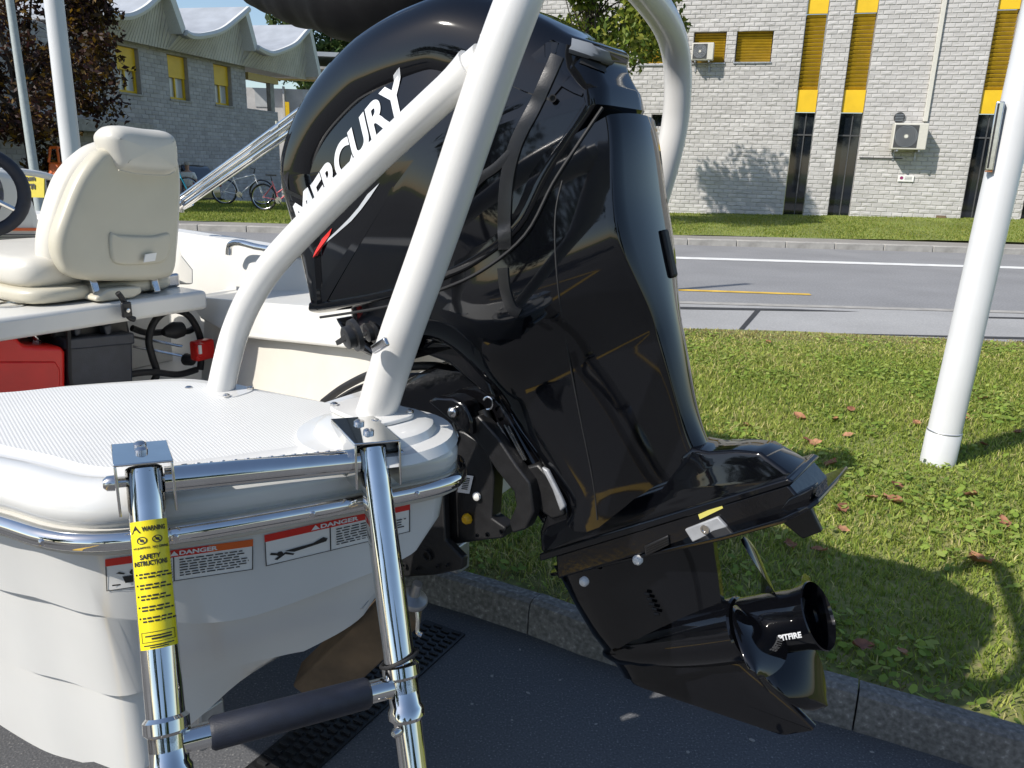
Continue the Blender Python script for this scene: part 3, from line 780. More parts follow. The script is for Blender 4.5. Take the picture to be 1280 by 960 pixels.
# deck moulding: lip above the rail, rolled edge, then non-skid top, then inner walls
INN = warp(inner_c, NB, fcut=1.35)
dk = [ring(OUT, .012, lambda p, i: 1.078+dz(p.x)), ring(OUT, .004, lambda p, i: 1.090+dz(p.x)), ring(OUT, .004, lambda p, i: 1.104+dz(p.x)), ring(OUT, .014, lambda p, i: 1.118+dz(p.x)), ring(OUT, .030, lambda p, i: 1.126+dz(p.x)), ring(OUT, .046, lambda p, i: 1.1285+dz(p.x)), ring(OUT, .054, lambda p, i: 1.1235+dz(p.x)), ring(OUT, .064, lambda p, i: 1.1245+dz(p.x)), ring(OUT, .070, lambda p, i: 1.131+dz(p.x))]
last = dk[-1]
# keep the inset ring from crossing the inner line near the tip
def blend(a, b, u): return tuple(a[k]*(1-u)+b[k]*u for k in range(3))
inn = [(p.x, p.y, 1.1315+dz(p.x)) for p in INN]
deckm = both(dk); 
topr = [last]+[[blend(last[i], inn[i], u) for i in range(NB)] for u in (.06, .35, .7, .93)]
deck = deckm.build('deck_lip', 'gel', boat, ang=50)
topm = both(topr); top = topm.build('nonskid_deck', 'nonskid', boat, ang=50)
def iw(p): return min(1, max(0, (p.x-.62)/.25))
innr = [topr[-1], [(a[0], a[1], a[2]-.004) for a in inn], [(p.x, p.y+.012, 1.10+dz(p.x)) for p in INN], [(p.x+.0, p.y+.05*iw(p), .98+dz(p.x)*.5) for p in INN], [(p.x+.10*(1-iw(p)), p.y+.07*iw(p)-.16*(1-iw(p)), .72*iw(p)+.93*(1-iw(p))) for p in INN]]
both(innr).build('cockpit_side', 'gelin', boat, ang=50)
deck_bvh = topm.bvh()
# moulded foot pad under the arch leg and drip channel at the platform end
padc = G(470, 541, 1.131)
MB().lathe(padc-Z*.008, Z, [(0, .115), (.012, .108), (.014, .085), (.024, .08), (.028, .07)], 40).build('foot_pad', 'gel', boat, ang=30)
# stainless rub rail with vinyl base
for s_ in (1, -1):
    q = off_in(OUT, .002*SGN); pth = [BW(p.x, p.y*s_, 1.0665+dz(OUT[i].x)) for i, p in enumerate(q)]
    MB().tube(pth, .0125, 12).build('rub_rail', 'chrome', boat)
    q = off_in(OUT, .012*SGN); pth = [BW(p.x, p.y*s_, 1.062+dz(OUT[i].x)) for i, p in enumerate(q)]
    MB().tube(pth, .017, 10).build('rail_base', 'rubstrip', boat)
rail_pts = [BW(p.x, p.y, 1.0665) for p in off_in(OUT, -.010*SGN)]
for px in (53, 228, 387, 524):
    best = min(rail_pts, key=lambda p: abs(proj(p)[0]-px)); d = (CAM-best); d.z = 0; d.normalize()
    MB().lathe(best-d*.003, d, [(0, .0052), (.003, .0048), (.0045, .003)], 12).build('rail_screw', 'steel', boat)
# cockpit floor, transom well
fl = [(max(p.x, .95), p.y+.06*iw(p), .73) for p in INN]
m = MB()
for s_ in (1, -1): m.loft([[BW(f, t*s_, z) for f, t, z in fl], [BW(max(1.0, f), 0, .72) for f, t, z in fl]], closed=False, cap=False)
m.build('cockpit_floor', 'gelin', boat)
# motor-well transom board
MB().box(BW(1.0, 0, .80), (.74, .05, .40), (BT, BF, Z)).build('transom_board', 'gel', boat, bevel=.015)
# well wall running diagonally on the far side, and beige panel below
def pxprism(name, pts, dfn, off, mat, parent, bevel=.006, **k):
    return MB().prism([P(x, y, dfn(x)) for x, y in pts], off).build(name, mat, parent, bevel=bevel, **k)
dwell = lambda x: 2.75+(x-245)*(2.12-2.75)/(440-245)
pxprism('well_wall', [(244, 371), (330, 379), (397, 384), (470, 391), (470, 440), (437, 436), (360, 428), (303, 422), (262, 400)], dwell, BF*.05-BT*.0, 'gelin', boat)
pxprism('well_panel', [(262, 398), (303, 420), (360, 426), (470, 440), (470, 560), (300, 520), (258, 480)], lambda x: dwell(x)+.09, BF*.03, 'vinyl', boat)
pxprism('coaming_gusset', [(220, 294), (227, 318), (242, 337), (242, 356), (220, 356)], lambda x: 2.72, BF*.03, 'gelin', boat)
# ledge on top of the well wall
MB().add([P(244, 371, 2.75), P(330, 379, dwell(330)), P(397, 384, dwell(397)), P(470, 391, dwell(470)), P(470, 391, dwell(470))+BT*.35+BF*.1, P(397, 384, dwell(397))+BT*.35+BF*.1, P(330, 379, dwell(330))+BT*.3+BF*.1, P(244, 371, 2.75)+BT*.3+BF*.1], [(0, 1, 6, 7), (1, 2, 5, 6), (2, 3, 4, 5)]).build('well_ledge', 'gelin', boat)
# grab rail on the far coaming
hp = [PT(x, y, .645) for x, y in ((286, 318), (287, 308), (292, 304), (302, 304), (322, 309), (345, 313), (362, 317), (385, 323))]
MB().tube(catmull(hp, 5), .012, 12).build('grab_rail', 'chrome', boat)
# bench
bz = 1.07
def bench_pt(f, t, z): return BW(f, t, z)
MB().box(BW(2.27, -.10, bz-.03), (1.02, .46, .062), (BT, BF, Z)).build('bench', 'gelin', boat, bevel=.012)
MB().lathe(PL(14, 381, BW(0, 0, bz+.002), Z), Z, [(0, .045), (.004, .045), (.004, .038), (-.03, .034)], 24, cap=False).build('cup_holder', 'steel', boat)
# bulkhead behind the bench locker
MB().box(BW(2.52, -.05, .90), (1.25, .03, .34), (BT, BF, Z)).build('locker_back', 'gelin', boat)
# helm console with windscreen rail and wheel
con = [PF(x, y, 3.05) for x, y in ((-160, 210), (-60, 208), (2, 211), (24, 217), (36, 234), (44, 252), (50, 270), (54, 300), (56, 420), (-160, 420))]
MB().prism(con, BF*.5).build('console', 'gelin', boat, bevel=.03, seg=3)
MB().tube(catmull([PF(x, y, 3.1) for x, y in ((-60, 214), (0, 214), (30, 215), (62, 221), (82, 232), (92, 262))], 6), .013, 10).build('console_rail', 'wtube', boat)
MB().prism([PF(x, y, 3.04) for x, y in ((-160, 285), (47, 285), (47, 288.5), (-160, 288.5))], BF*.015).build('orange_stripe', 'inko', boat)
for yy in (293, 296, 299): MB().prism([PF(x, y, 3.04) for x, y in ((-160, yy), (48, yy), (48, yy+1), (-160, yy+1))], BF*.015).build('pin_stripe', 'dgrey', boat)
wc = PF(-27, 240, 2.86); wx = (BT*.93-BF*.36).normalized(); wax = wx.cross(Z).normalized(); wz = (Z*.93-BF*.0).normalized()
whl = [wc+wx*.135*cos(t)+wz*.135*sin(t) for t in np.linspace(0, 2*pi, 40)[:-1]]
sw_ = MB().tube(whl, .022, 14, closed=True).build('steering_wheel', 'foam', boat)
MB().lathe(wc+BF*.02, -BF, [(0, .05), (.02, .045), (.03, .02)], 20).build('wheel_hub', 'chrome', sw_)
for an in (-.55, 2.6, -1.7): MB().tube([wc, wc+wx*.13*cos(an)+wz*.13*sin(an)], .009, 8).build('wheel_spoke', 'chrome', sw_)
MB().lathe(wc+BF*.1, -BF, [(0, .12), (.02, .12), (.03, .1)], 28).build('dash_gauge', 'bluegel', boat)
# starboard deck cleat block by the bench
MB().box(PF(208, 350, 2.2), (.07, .05, .045), (BT, BF, Z)).build('deck_cleat', 'steel', boat, bevel=.008)
# danger stickers on the transom
hh = hitter(hull_bvh, .0012)
def sticker(c, head, headw, split, pict, ori=True):
    fn = quadfn(c, hh); fn2 = quadfn(c, hitter(hull_bvh, .0018)); fn3 = quadfn(c, hitter(hull_bvh, .0024))
    s_ = patch(fn, nx=14, ny=6).build('danger_sticker', 'white', boat, fixn=False)
    hd = .77
    patch(fn2, 0, 1 if not headw else headw, hd, 1, 14, 2).build('header_band', 'inkr', s_, fixn=False)
    if headw: patch(fn2, headw, 1, hd, 1, 6, 2).build('header_band', 'inko', s_, fixn=False)
    for (u0, u1, v0, v1) in ((0, 1, 0, .02), (0, .006, 0, hd), (.994, 1, 0, hd), (split-.004, split+.004, 0, hd)):
        patch(fn2, u0, u1, v0, v1, 10, 4).build('border_line', 'ink', s_, fixn=False)
    map_text('DANGER', lambda u, v: fn3(head+u*.26, hd+.05+v*.14)).build('lettering', 'decalw', s_, fixn=False, smooth=False)
    m = MB(); a = head-.035; t_ = [fn3(a-.03, hd+.05), fn3(a+.03, hd+.05), fn3(a, hd+.2)]; m.add(t_, [(0, 1, 2)]); m.build('warning_triangle', 'decalw', s_, fixn=False, smooth=False)
    rnd = random.Random(int(c[0][0]))
    for k in range(7):
        v = .66-k*.085; e = rnd.uniform(.72, .97)
        u = split+.04
        while u < split+(1-split)*e:
            w = rnd.uniform(.02, .06); patch(fn3, u, min(u+w, .97), v, v+.035, 2, 1).build('print_word', 'ink', s_, fixn=False, smooth=False); u += w+.012
    return s_, fn3, split
sa, fa, spa = sticker([(134, 738), (316, 711), (316, 673), (132, 698)], .50, .70, .46, 0)
sb, fb, spb = sticker([(332, 707), (512, 664), (512, 628), (330, 668)], .385, None, .45, 1)
def picto(fn, polys, st):
    for q in polys: MB().add([fn(u, v) for u, v in q], [tuple(range(len(q)))]).build('pictogram', 'ink', st, fixn=False, smooth=False)
circ = lambda cx, cy, rx, ry, n=12: [(cx+rx*cos(2*pi*k/n), cy+ry*sin(2*pi*k/n)) for k in range(n)]
picto(fa, [circ(.19, .50, .03, .09), [(.13, .18), (.25, .18), (.27, .40), (.11, .40)], [(.04, .14), (.42, .10), (.42, .14), (.04, .18)], [(.07, .52), (.12, .46), (.13, .49), (.09, .56)], [(.30, .56), (.25, .46), (.26, .44), (.33, .52)]], sa)
picto(fb, [[(.13, .36), (.33, .40), (.40, .52), (.43, .45), (.42, .36), (.20, .26)], circ(.10, .30, .022, .08), [(.04, .40), (.11, .30), (.10, .24), (.03, .34)], [(.06, .16), (.12, .30), (.14, .26), (.08, .12)], [(.12, .28), (.19, .16), (.20, .20), (.14, .32)]], sb)

# ================================================================== STERN LADDER
lad = thing('boarding_ladder', 'polished stainless telescopic boarding ladder hinged to the stern platform', 'ladder', tuple(G(330, 600, 1.13)))
LU = Vector((-1.26, 2.75, 6.1)).normalized()   # up along the rails
pl0 = P(181, 600, 0.885); pr0 = P(466, 572, 1.005)
LX = (pr0-pl0); LXn = LX.normalized(); LFn = LXn.cross(LU).normalized()
if LFn.dot(CAM-pl0) < 0: LFn = -LFn
for k, (p, rr) in enumerate(((pl0, .0198), (pr0, .0192))):
    pv = P(*( (181, 640) if k == 0 else (470, 640)), .8)
    r_ = MB().tube([p+LU*.012, p-LU*.25, p-LU*.29], rr, 24).build('rail', 'chrome', lad)
    low = p-LU*.275
    MB().tube([low, low-LU*.5], rr*.9, 24).build('telescopic_rail', 'chrome', lad)
    MB().lathe(low+LU*.02, -LU, [(0, rr), (.004, rr+.004), (.016, rr+.004), (.02, rr), (.05, rr), (.055, rr+.003), (.065, rr+.003), (.07, rr*.9)], 24, cap=False).build('collar', 'chrome', lad)
    MB().lathe(p+LU*.008, LU, [(0, rr), (.006, rr*.96), (.008, rr*.8)], 20).build('rail_cap', 'rub', lad)
# top tread
a, b = pl0-LU*.002+LXn*.02, pr0-LU*.002-LXn*.02
MB().tube([a, b], .0155, 20).build('top_rung', 'chrome', lad)
for k in range(14):
    q = a.lerp(b, .1+.8*k/13); MB().lathe(q+LU*.013, LU, [(0, .004), (.003, .0035)], 8).build('rung_dimple', 'steel', lad)
# lower rung with foam grip
lr0 = P(236, 935, .80); 
q0 = pl0-LU*.286; q1 = pr0-LU*.281
c0 = q0+LXn*.02; c1 = q1-LXn*.02
MB().tube([c0-LXn*.02, c1+LXn*.02], .0135, 18).build('lower_rung', 'chrome', lad)
g0 = c0.lerp(c1, .10); g1 = c0.lerp(c1, .90)
MB().tube([g0, g0.lerp(g1, .02), g0.lerp(g1, .98), g1], [.016, .0185, .0185, .016], 20).build('foam_grip', 'foam', lad)
# cable tie and latch pins
tz = [q1+LU*.03+LXn*.0235*cos(t)+LFn*.0235*sin(t)+LU*.006*cos(t) for t in np.linspace(0, 2*pi, 24)[:-1]]
MB().tube(tz, .0022, 8, closed=True).build('cable_tie', 'rub', lad)
for p in (q0, q1): MB().lathe(p-LU*.05+LFn*.012-LXn*.017, LFn*.6-LXn*.8, [(0, .006), (.006, .006), (.01, .003)], 12).build('latch_pin', 'steel', lad)
# hinge brackets: cheeks and top plate bolted to the platform
for k, p in enumerate((pl0, pr0)):
    fw_ = -(LFn-Z*LFn.dot(Z)).normalized()      # towards the boat
    sx = LXn; w = .027; hl = .05 if k == 0 else .085
    for s_ in (-1, 1):
        pts = [(-.026, -.03), (.012, -.034), (.03, .012), (.05, .026), (-.022, .026)]
        MB().prism([p+sx*(w*s_)-fw_*(-q_)*1.0+Z*z_ for q_, z_ in [(-.024, -.032), (.014, -.034), (.030, .008), (hl, .022), (hl, .0265), (-.022, .0265)]], sx*.003*s_).build('hinge_cheek', 'chrome', lad, bevel=.001)
    MB().box(p+fw_*(hl-.022)/2+Z*.0275, (.06, hl+.022, .003), (sx, fw_, Z)).build('hinge_plate', 'chrome', lad, bevel=.001)
    MB().lathe(p-sx*.042, sx, [(0, .005), (.004, .0085), (.012, .009), (.012, .006), (.072, .006), (.072, .009), (.08, .0085), (.084, .005)], 16).build('pivot_bolt', 'steel', lad)
    for j in ((.0, .02) if k == 0 else (.0, .04)): MB().lathe(p+fw_*(.015+j)+Z*.0285, Z, [(0, .007), (.004, .007), (.006, .004), (.0065, .002)], 14).build('hinge_bolt', 'steel', lad)
# yellow label wrapped on the near rail
def lab(off):
    def fn(u, v):
        an = (u-.5)*2.3; ax2 = (CAM-pl0); ax2 = (ax2-LU*ax2.dot(LU)).normalized(); bx = LU.cross(ax2).normalized()
        if bx.dot(LXn) < 0: bx = -bx
        return pl0-LU*(.183-v*.137)+(ax2*cos(an)+bx*sin(an))*(.0198+off)
    return fn
lb_ = patch(lab(.0006), nx=14, ny=2).build('warning_label', 'label_y', lad, fixn=False)
def ltext(s, u0, u1, v0, v1, mat='ink'): map_text(s, lambda u, v: lab(.0011)(u0+(u1-u0)*u, v0+(v1-v0)*v)).build('lettering', mat, lb_, fixn=False, smooth=False)
ltext('WARNING', .34, .88, .915, .955); ltext('SAFETY', .24, .70, .695, .735); ltext('INSTRUCTIONS', .07, .86, .645, .685)
ltext('NO JUMPING', .08, .48, .775, .795); ltext('NO DIVING', .54, .94, .775, .795)
MB().add([lab(.0011)(u, v) for u, v in ((.06, .905), (.32, .905), (.19, .97))], [(0, 1, 2)]).build('warning_triangle', 'ink', lb_, fixn=False, smooth=False)
for cu_ in (.32, .66):
    MB().add([lab(.0011)(cu_+.12*cos(t), .845+.03*sin(t)) for t in np.linspace(0, 2*pi, 17)[:-1]]+[lab(.0011)(cu_+.095*cos(t), .845+.024*sin(t)) for t in np.linspace(0, 2*pi, 17)[:-1]], [(i, (i+1) % 16, (i+1) % 16+16, i+16) for i in range(16)]).build('no_sign', 'ink', lb_, fixn=False, smooth=False)
    MB().add([lab(.0011)(cu_+a_, .845+b_) for a_, b_ in ((-.08, .018), (-.05, .022), (.08, -.018), (.05, -.022))], [(0, 1, 2, 3)]).build('no_sign', 'ink', lb_, fixn=False, smooth=False)
    MB().add([lab(.0011)(cu_+.045*cos(t), .845+.012*sin(t)) for t in np.linspace(0, 2*pi, 9)[:-1]], [tuple(range(8))]).build('no_sign', 'ink', lb_, fixn=False, smooth=False)
rr_ = random.Random(3)
for k in range(5):
    v = .575-k*.085
    patch(lab(.0011), .08, .13, v, v+.014, 1, 1).build('print_bullet', 'ink', lb_, fixn=False, smooth=False)
    for j in range(2):
        u = .18
        while u < (.75 if j == 0 else .88):
            w = rr_.uniform(.07, .16); patch(lab(.0011), u, u+w, v-j*.026, v-j*.026+.013, 2, 1).build('print_word', 'ink', lb_, fixn=False, smooth=False); u += w+.03
for (u0, u1, v0, v1) in ((.1, .9, .13, .134), (.1, .9, .055, .059), (.1, .115, .055, .134), (.885, .9, .055, .134), (.2, .8, .098, .108), (.35, .8, .075, .088), (.15, .85, .028, .036), (.3, .7, .012, .02)):
    patch(lab(.0011), u0, u1, v0, v1, 6, 1).build('print_frame', 'ink', lb_, fixn=False, smooth=False)

# ================================================================== TOW ARCH
arch = thing('tow_arch', 'white powder coated tubular tow arch straddling the outboard', 'tow arch', tuple(G(465, 537, 1.13)))
pb = G(465, 534, 1.13); pbr = G(275, 492, 1.13)
ax_pts = [pb, P(497, 430, 1.07), P(547, 290, 1.02), P(605, 120, .965), P(643, 15, .94), P(668, -45, .945), P(700, -80, .99), P(745, -68, 1.14), P(792, -25, 1.33), P(832, 28, 1.50), P(846, 75, 1.60), P(846, 135, 1.66), P(834, 200, 1.70), P(805, 300, 1.77), P(770, 420, 1.86)]
MB().tube(catmull(ax_pts, 8), .0285, 28).build('arch_tube', 'wtube', arch)
br = [pbr, P(283, 455, 1.26), P(294, 415, 1.255), P(314, 370, 1.23), P(345, 325, 1.2), P(405, 262, 1.14), P(480, 188, 1.075), P(562, 112, 1.0), P(606, 74, .963)]
MB().tube(catmull(br, 8), [.0215]*(8*8+1), 24).build('brace_tube', 'wtube', arch)
# weld fillet where brace joins
MB().tube([P(562, 112, 1.0), P(572, 103.5, .991), P(583, 94, .982), P(592, 86, .975)], [.0216, .0226, .0245, .0265], 20).build('weld_fillet', 'wtube', arch)
for c, r_, yaw in ((pb, .05, .2), (pbr, .042, -.1)):
    ex_ = (BF*cos(yaw)+BT*sin(yaw)); ey_ = Z.cross(ex_)
    pts = []
    for k in range(32):
        t = 2*pi*k/32; pts.append(c+ex_*r_*1.25*math.copysign(abs(cos(t))**.55, cos(t))+ey_*r_*.85*math.copysign(abs(sin(t))**.55, sin(t))+Z*(.0215 if c is pb else .002))
    MB().prism(pts, Z*.006).build('base_plate', 'wtube', arch, bevel=.0015)
    for i in (-1, 1):
        for j in (-1, 1):
            q = c+ex_*r_*.98*i+ey_*r_*.6*j+Z*(.0275 if c is pb else .008)
            MB().lathe(q, Z, [(0, .0055), (.003, .0055), (.0045, .003)], 12).build('bolt', 'steel', arch)
sb_ = ax_pts[-1]; sb2 = Vector((sb_.x, sb_.y, 1.14)); MB().tube([sb_, sb2-BF*-.04], .0285, 20).build('arch_tube', 'wtube', arch)

# ================================================================== OUTBOARD MOTOR
mot = thing('outboard_motor', 'large gloss black outboard motor tilted up behind the boat', 'outboard motor', tuple(EW(-.2, 0, .2)))
def wkf(a): return 1-.55*max(0, min(1, (a+.30)/.38))**1.5
def ELw(x, y, s0):
    k = 1.0
    for _ in range(12): a, h = EL(x, y, s0*k); k = .5*k+.5*wkf(a)
    return a, h
cp = []
for x, y in [(405, 392), (385, 335), (365, 275), (352, 218), (358, 170), (380, 118), (415, 70), (455, 33), (505, 5), (560, -12), (620, -2), (670, 20), (705, 40), (745, 56)]: cp.append(ELw(x, y, -.13))
cp += [EL(770, 84, .01), EL(776, 112, -.01)]
seam = [ELw(x, y, -.165) for x, y in [(752, 130), (720, 178), (690, 225), (655, 290), (600, 335), (545, 360), (480, 380)]]
front = [(v.x, v.y) for v in catmull([(a, b, 0) for a, b in cp], 5)]
seams = [(v.x, v.y) for v in catmull([(a, b, 0) for a, b in seam+[cp[0]]], 5)][:-1]
prof = front+seams; nf = len(front)
# rounding: generous on front and top, tight on the seam
rr0 = []; pan = []
for i in range(len(prof)):
    if i < nf:
        u = i/(nf-1); r = .075*min(1, (u+.03)/.14)*min(1, (1.04-u)/.16); rr0.append(max(.012, r)); pan.append(.05*min(1, (u+.05)/.2)*min(1, max(.1, (1-u)/.35))+.004)
    else: rr0.append(.012); pan.append(.012)
if ccw(prof) is not prof: rr0 = rr0[::-1]; pan = pan[::-1]
cowlm = inflate(prof, EW, .172, rr0, bulge=.014, panel=(pan, .007), rs=.075, nr=7, nc=6, wk=lambda a, h: wkf(a))
cowl = cowlm.build('cowl', 'blk', mot, ang=32)
cowl_bvh = cowlm.bvh()
# rubber seam gasket
gk = inset_poly(ccw(prof), [-.001]*len(prof))
# midsection loft
AF = [(.20, -.425), (.235, -.42), (.27, -.406), (.30, -.362), (.37, -.373), (.46, -.387), (.56, -.395), (.63, -.404), (.68, -.435), (.715, -.50), (.742, -.60), (.765, -.655), (.80, -.665), (.86, -.63)]
AB = [(.20, -.06), (.31, -.068), (.364, -.064), (.492, -.034), (.62, -.008), (.726, .018), (.80, .048), (.85, .068), (.86, .07)]
WW = [(.20, .055), (.30, .062), (.37, .07), (.46, .085), (.56, .108), (.64, .135), (.70, .155), (.76, .164), (.86, .16)]
WA = [(.20, .028), (.36, .036), (.5, .048), (.65, .062), (.80, .070), (.86, .072)]
def ip(T, h):
    if h <= T[0][0]: return T[0][1]
    for (a, x), (b, y) in zip(T, T[1:]):
        if a <= h <= b: u = (h-a)/(b-a); return x+(y-x)*u
    return T[-1][1]
def sm(T, h, r=.035):
    return sum(ip(T, h+r*k/4)*exp(-(k/4)**2*1.5) for k in range(-6, 7))/sum(exp(-(k/4)**2*1.5) for k in range(-6, 7))
def section(h):
    af, ab, w, wa = sm(AF, h, .022), sm(AB, h, .05), sm(WW, h, .05), sm(WA, h, .05); L_ = ab-af; pts = []
    b = max(0, min(1, (h-.52)/.20)); b = b*b*(3-2*b)
    for u in (0, .004, .014, .03, .055, .09, .14, .20, .28, .36, .45, .54, .63, .72, .80, .87, .93, .97, .992):
        a = af+L_*u; k = (1-(1-min(1, u/.34))**2.6)**(1/2.4)
        q = max(0, (u-.34)/.66); w1 = w+(wa-w)*(q*q*.35+q*.65)
        w2 = .1665*wkf(a); pts.append((a, (w1*(1-b)+min(w2, .166)*b)*k))
    we = pts[-1][1]
    pts += [(ab-.001, we*.985), (ab+.003, we*.94), (ab+.008, we*.7), (ab+.012, we*.35), (ab+.0135, 0)]
    return pts
HS = list(np.linspace(.205, .86, 66)); rings = []
for h in HS:
    s_ = section(h); loop = [(a, -w) for a, w in s_]+[(a, w) for a, w in reversed(s_[1:-1])]
    rings.append([EW(a, s, h) for a, s in loop])
midm = MB().loft(rings); mid = midm.build('midsection', 'blk', mot, ang=40)
mid_bvh = midm.bvh()
both_bvh = bmerge(cowlm, midm).bvh()
hm = hitter(both_bvh, .0); hm1 = hitter(both_bvh, .002)
# gasket line along the seam
sl_ = [EW(a, -.168*wkf(a), h-.006) for a, h in seams]
MB().tube(sl_, .0028, 8).build('seam_gasket', 'rub', mot)
# matt grey rib moulding on the rear quarter
def rib(px, w, name='rib_moulding'):
    pth = catmull([(x, y, 0) for x, y in px], 5); L0 = []; 
    rings = []
    for i, p in enumerate(pth):
        t = pth[min(i+1, len(pth)-1)]-pth[max(i-1, 0)]; t.normalize(); nx, ny = -t.y, t.x
        k = w/2; c = hm(p.x, p.y)
        def off(u, o_): return hitter(both_bvh, o_)(p.x+nx*u, p.y+ny*u)
        rings.append([off(-k, -.001), off(-k*.85, .0035), off(0, .0045), off(k*.85, .0035), off(k, -.001)])
    MB().loft(rings, closed=False, cap=False).build(name, 'trim', mot, ang=40, fixn=False)
rib([(697, 70), (684, 100), (668, 135), (652, 165), (642, 190), (634, 225), (631, 270), (632, 312)], 19)
rib([(642, 188), (622, 208), (600, 224), (583, 246), (572, 275), (563, 305)], 13)
rib([(629, 335), (632, 362), (640, 385), (650, 392)], 15)
MB().tube(catmull([hitter(mid_bvh, .0003)(x, y) for x, y in ((703, 226), (695, 262), (694, 310), (699, 370), (710, 440), (725, 520), (741, 600), (747, 650))], 5), .0016, 6).build('panel_seam', 'rub', mot)
# bolt hole on the rib
hp_ = hm1(690, 122); MB().lathe(hp_-(CAM-hp_).normalized()*-.006, (CAM-hp_), [(0, .006), (.003, .006), (.003, .004), (-.004, .004)], 14).build('trim_screw', 'rub', mot)
# tilt handle at the rear top of the cowl
lq = [(711, 66), (762, 82), (752, 62), (716, 53)]
def lfn(o_): return quadfn(lq, hitter(cowl_bvh, o_))
MB().loft([[lfn(-.004)(u, v) for u in np.linspace(0, 1, 9)]+[lfn(.012 if 0 < v < 1 else .004)(u, v) for u in np.linspace(1, 0, 9)] for v in (0, .15, .5, .85, 1)]).build('cowl_latch', M_('grey_latch_plastic', (.20, .22, .25), .4), mot, ang=50)
patch(quadfn([(724, 79), (757, 92), (756, 84), (727, 72)], hitter(cowl_bvh, .002)), nx=6, ny=2).build('latch_recess', 'rub', mot, fixn=False)
# lettering on the cowl side
def side(u, v, base=(-.585, .992), ang=.165, L_=.395, Hh=.061, off=.0016):
    a = base[0]+L_*u*cos(ang)-Hh*v*sin(ang); h = base[1]+L_*u*sin(ang)+Hh*v*cos(ang)
    o = EW(a, -.5, h); p, n, i, t = cowl_bvh.ray_cast(o, EY)
    return (p-EY*off) if p else EW(a, -.18, h)
mx = map_text('MERCURY', side, shear=.28, sub=2).build('lettering', 'decalw', mot, fixn=False, smooth=False)
def decal(name, px, mat, off=.0016, div=4):
    V = [hitter(cowl_bvh, off)(x, y) for x, y in px]; MB().add(V, [tuple(range(len(V)))]).build(name, mat, mot, fixn=False, smooth=False)
decal('swoosh_decal', [(475, 229), (463, 247), (452, 262), (449, 259), (460, 243)], 'silver'); decal('swoosh_decal', [(452, 262), (440, 276), (424, 290), (423, 287), (437, 273), (449, 259)], 'silver'); decal('swoosh_decal', [(424, 290), (410, 302), (400, 313), (406, 303), (423, 287)], 'silver')
decal('swoosh_decal', [(416, 285), (413, 294), (397, 319), (392, 322), (394, 314), (404, 298)], 'inkr', off=.0022)
# top ridge moulding on cowl front edge handled by panel; front louvres
for k in range(3):
    q = [(359+k*3, 236+k*14), (380+k*2, 246+k*14), (382+k*2, 252+k*14), (360+k*3, 242+k*14)]
    decal('front_louvre', q, 'trim')
# aft face chrome-like strip detail: rub pad
MB().prism([EW(ip(AB, h)+.009, s, h) for s, h in ((.026, .60), (.046, .60), (.046, .68), (.026, .68))], EX*.010).build('tow_eye_cover', 'rub', mot, bevel=.004)
# lower cowl service knobs
for (x, y, r_) in ((441, 420, .019), (465, 414, .023)):
    c = hm1(x, y); d = (-EY*.9-EX*.4).normalized()
    MB().lathe(c-d*.006, d, [(0, r_*1.15), (.006, r_*1.1), (.007, r_*.8), (.016, r_*.78), (.018, r_*.6)], 22).build('flush_cap', 'satin', mot)
    MB().box(c+d*.013, (r_*1.3, .006, .005), (EX, EZ, d)).build('cap_grip', 'rub', mot)
MB().box(hm1(475, 432), (.03, .012, .006), (EX, EZ, EY)).build('drain_fitting', 'steel', mot, bevel=.002)
# pan under the lower cowl
pan_ = [(415, 397), (470, 440), (505, 447), (540, 424), (575, 428), (600, 452), (618, 500), (600, 490), (560, 455), (520, 440), (480, 455), (445, 438)]
MB().prism([EP(x, y, -.10) for x, y in pan_], EY*.2).build('lower_pan', 'blk2', mot, bevel=.008)
# exhaust housing foot and flange
foot = [(-.43, .262), (-.40, .29), (-.36, .285), (-.10, .29), (-.085, .318), (-.06, .326), (-.035, .312), (.01, .300), (.046, .284), (.078, .240), (.078, .234), (-.43, .222)]
inflate([(foot[i][0]*(1-u)+foot[(i+1) % len(foot)][0]*u, foot[i][1]*(1-u)+foot[(i+1) % len(foot)][1]*u) for i in range(len(foot)) for u in (0, .33, .67)], EW, .060, .007, bulge=.002, wk=lambda a, h: 1-.35*max(0, min(1, (h-.235)/.09))-.25*max(0, (a+.05)/.13)).build('leg_foot', 'blk', mot, ang=35)
MB().prism([EW(a, -.070, h) for a, h in ((-.435, .236), (.082, .240), (.090, .232), (.082, .228), (-.44, .222))], EY*.140).build('foot_flange', 'blk', mot, bevel=.003)
MB().prism([EW(a, -.067, h) for a, h in ((-.40, .225), (.078, .231), (.090, .192), (-.42, .180))], EY*.134).build('gearcase_top', 'blk2', mot, bevel=.004)
# anti-ventilation plate: planform with upturned aft edge
planf = [(-.485, 0), (-.47, .022), (-.40, .045), (-.25, .062), (-.05, .085), (.06, .098), (.105, .10), (.118, .085), (.122, 0)]
full = planf+[(a, -s) for a, s in reversed(planf[1:-1])]
MB().prism([EW(a, s, .177+.018*max(0, (a-.04)/.08)) for a, s in full], EZ*.007).build('anti_ventilation_plate', 'blk', mot, bevel=.002)
MB().prism([EP(x, y, -.075) for x, y in ((966, 650), (985, 624), (1018, 608), (1013, 629), (998, 641))], EY*.025).build('plate_lip', 'blk', mot, bevel=.003)
# trim tab fin
MB().prism([EP(x, y, -.006) for x, y in ((976, 652), (1012, 634), (1027, 665), (1003, 674))], EY*.012).build('trim_tab', 'satin', mot, bevel=.002)
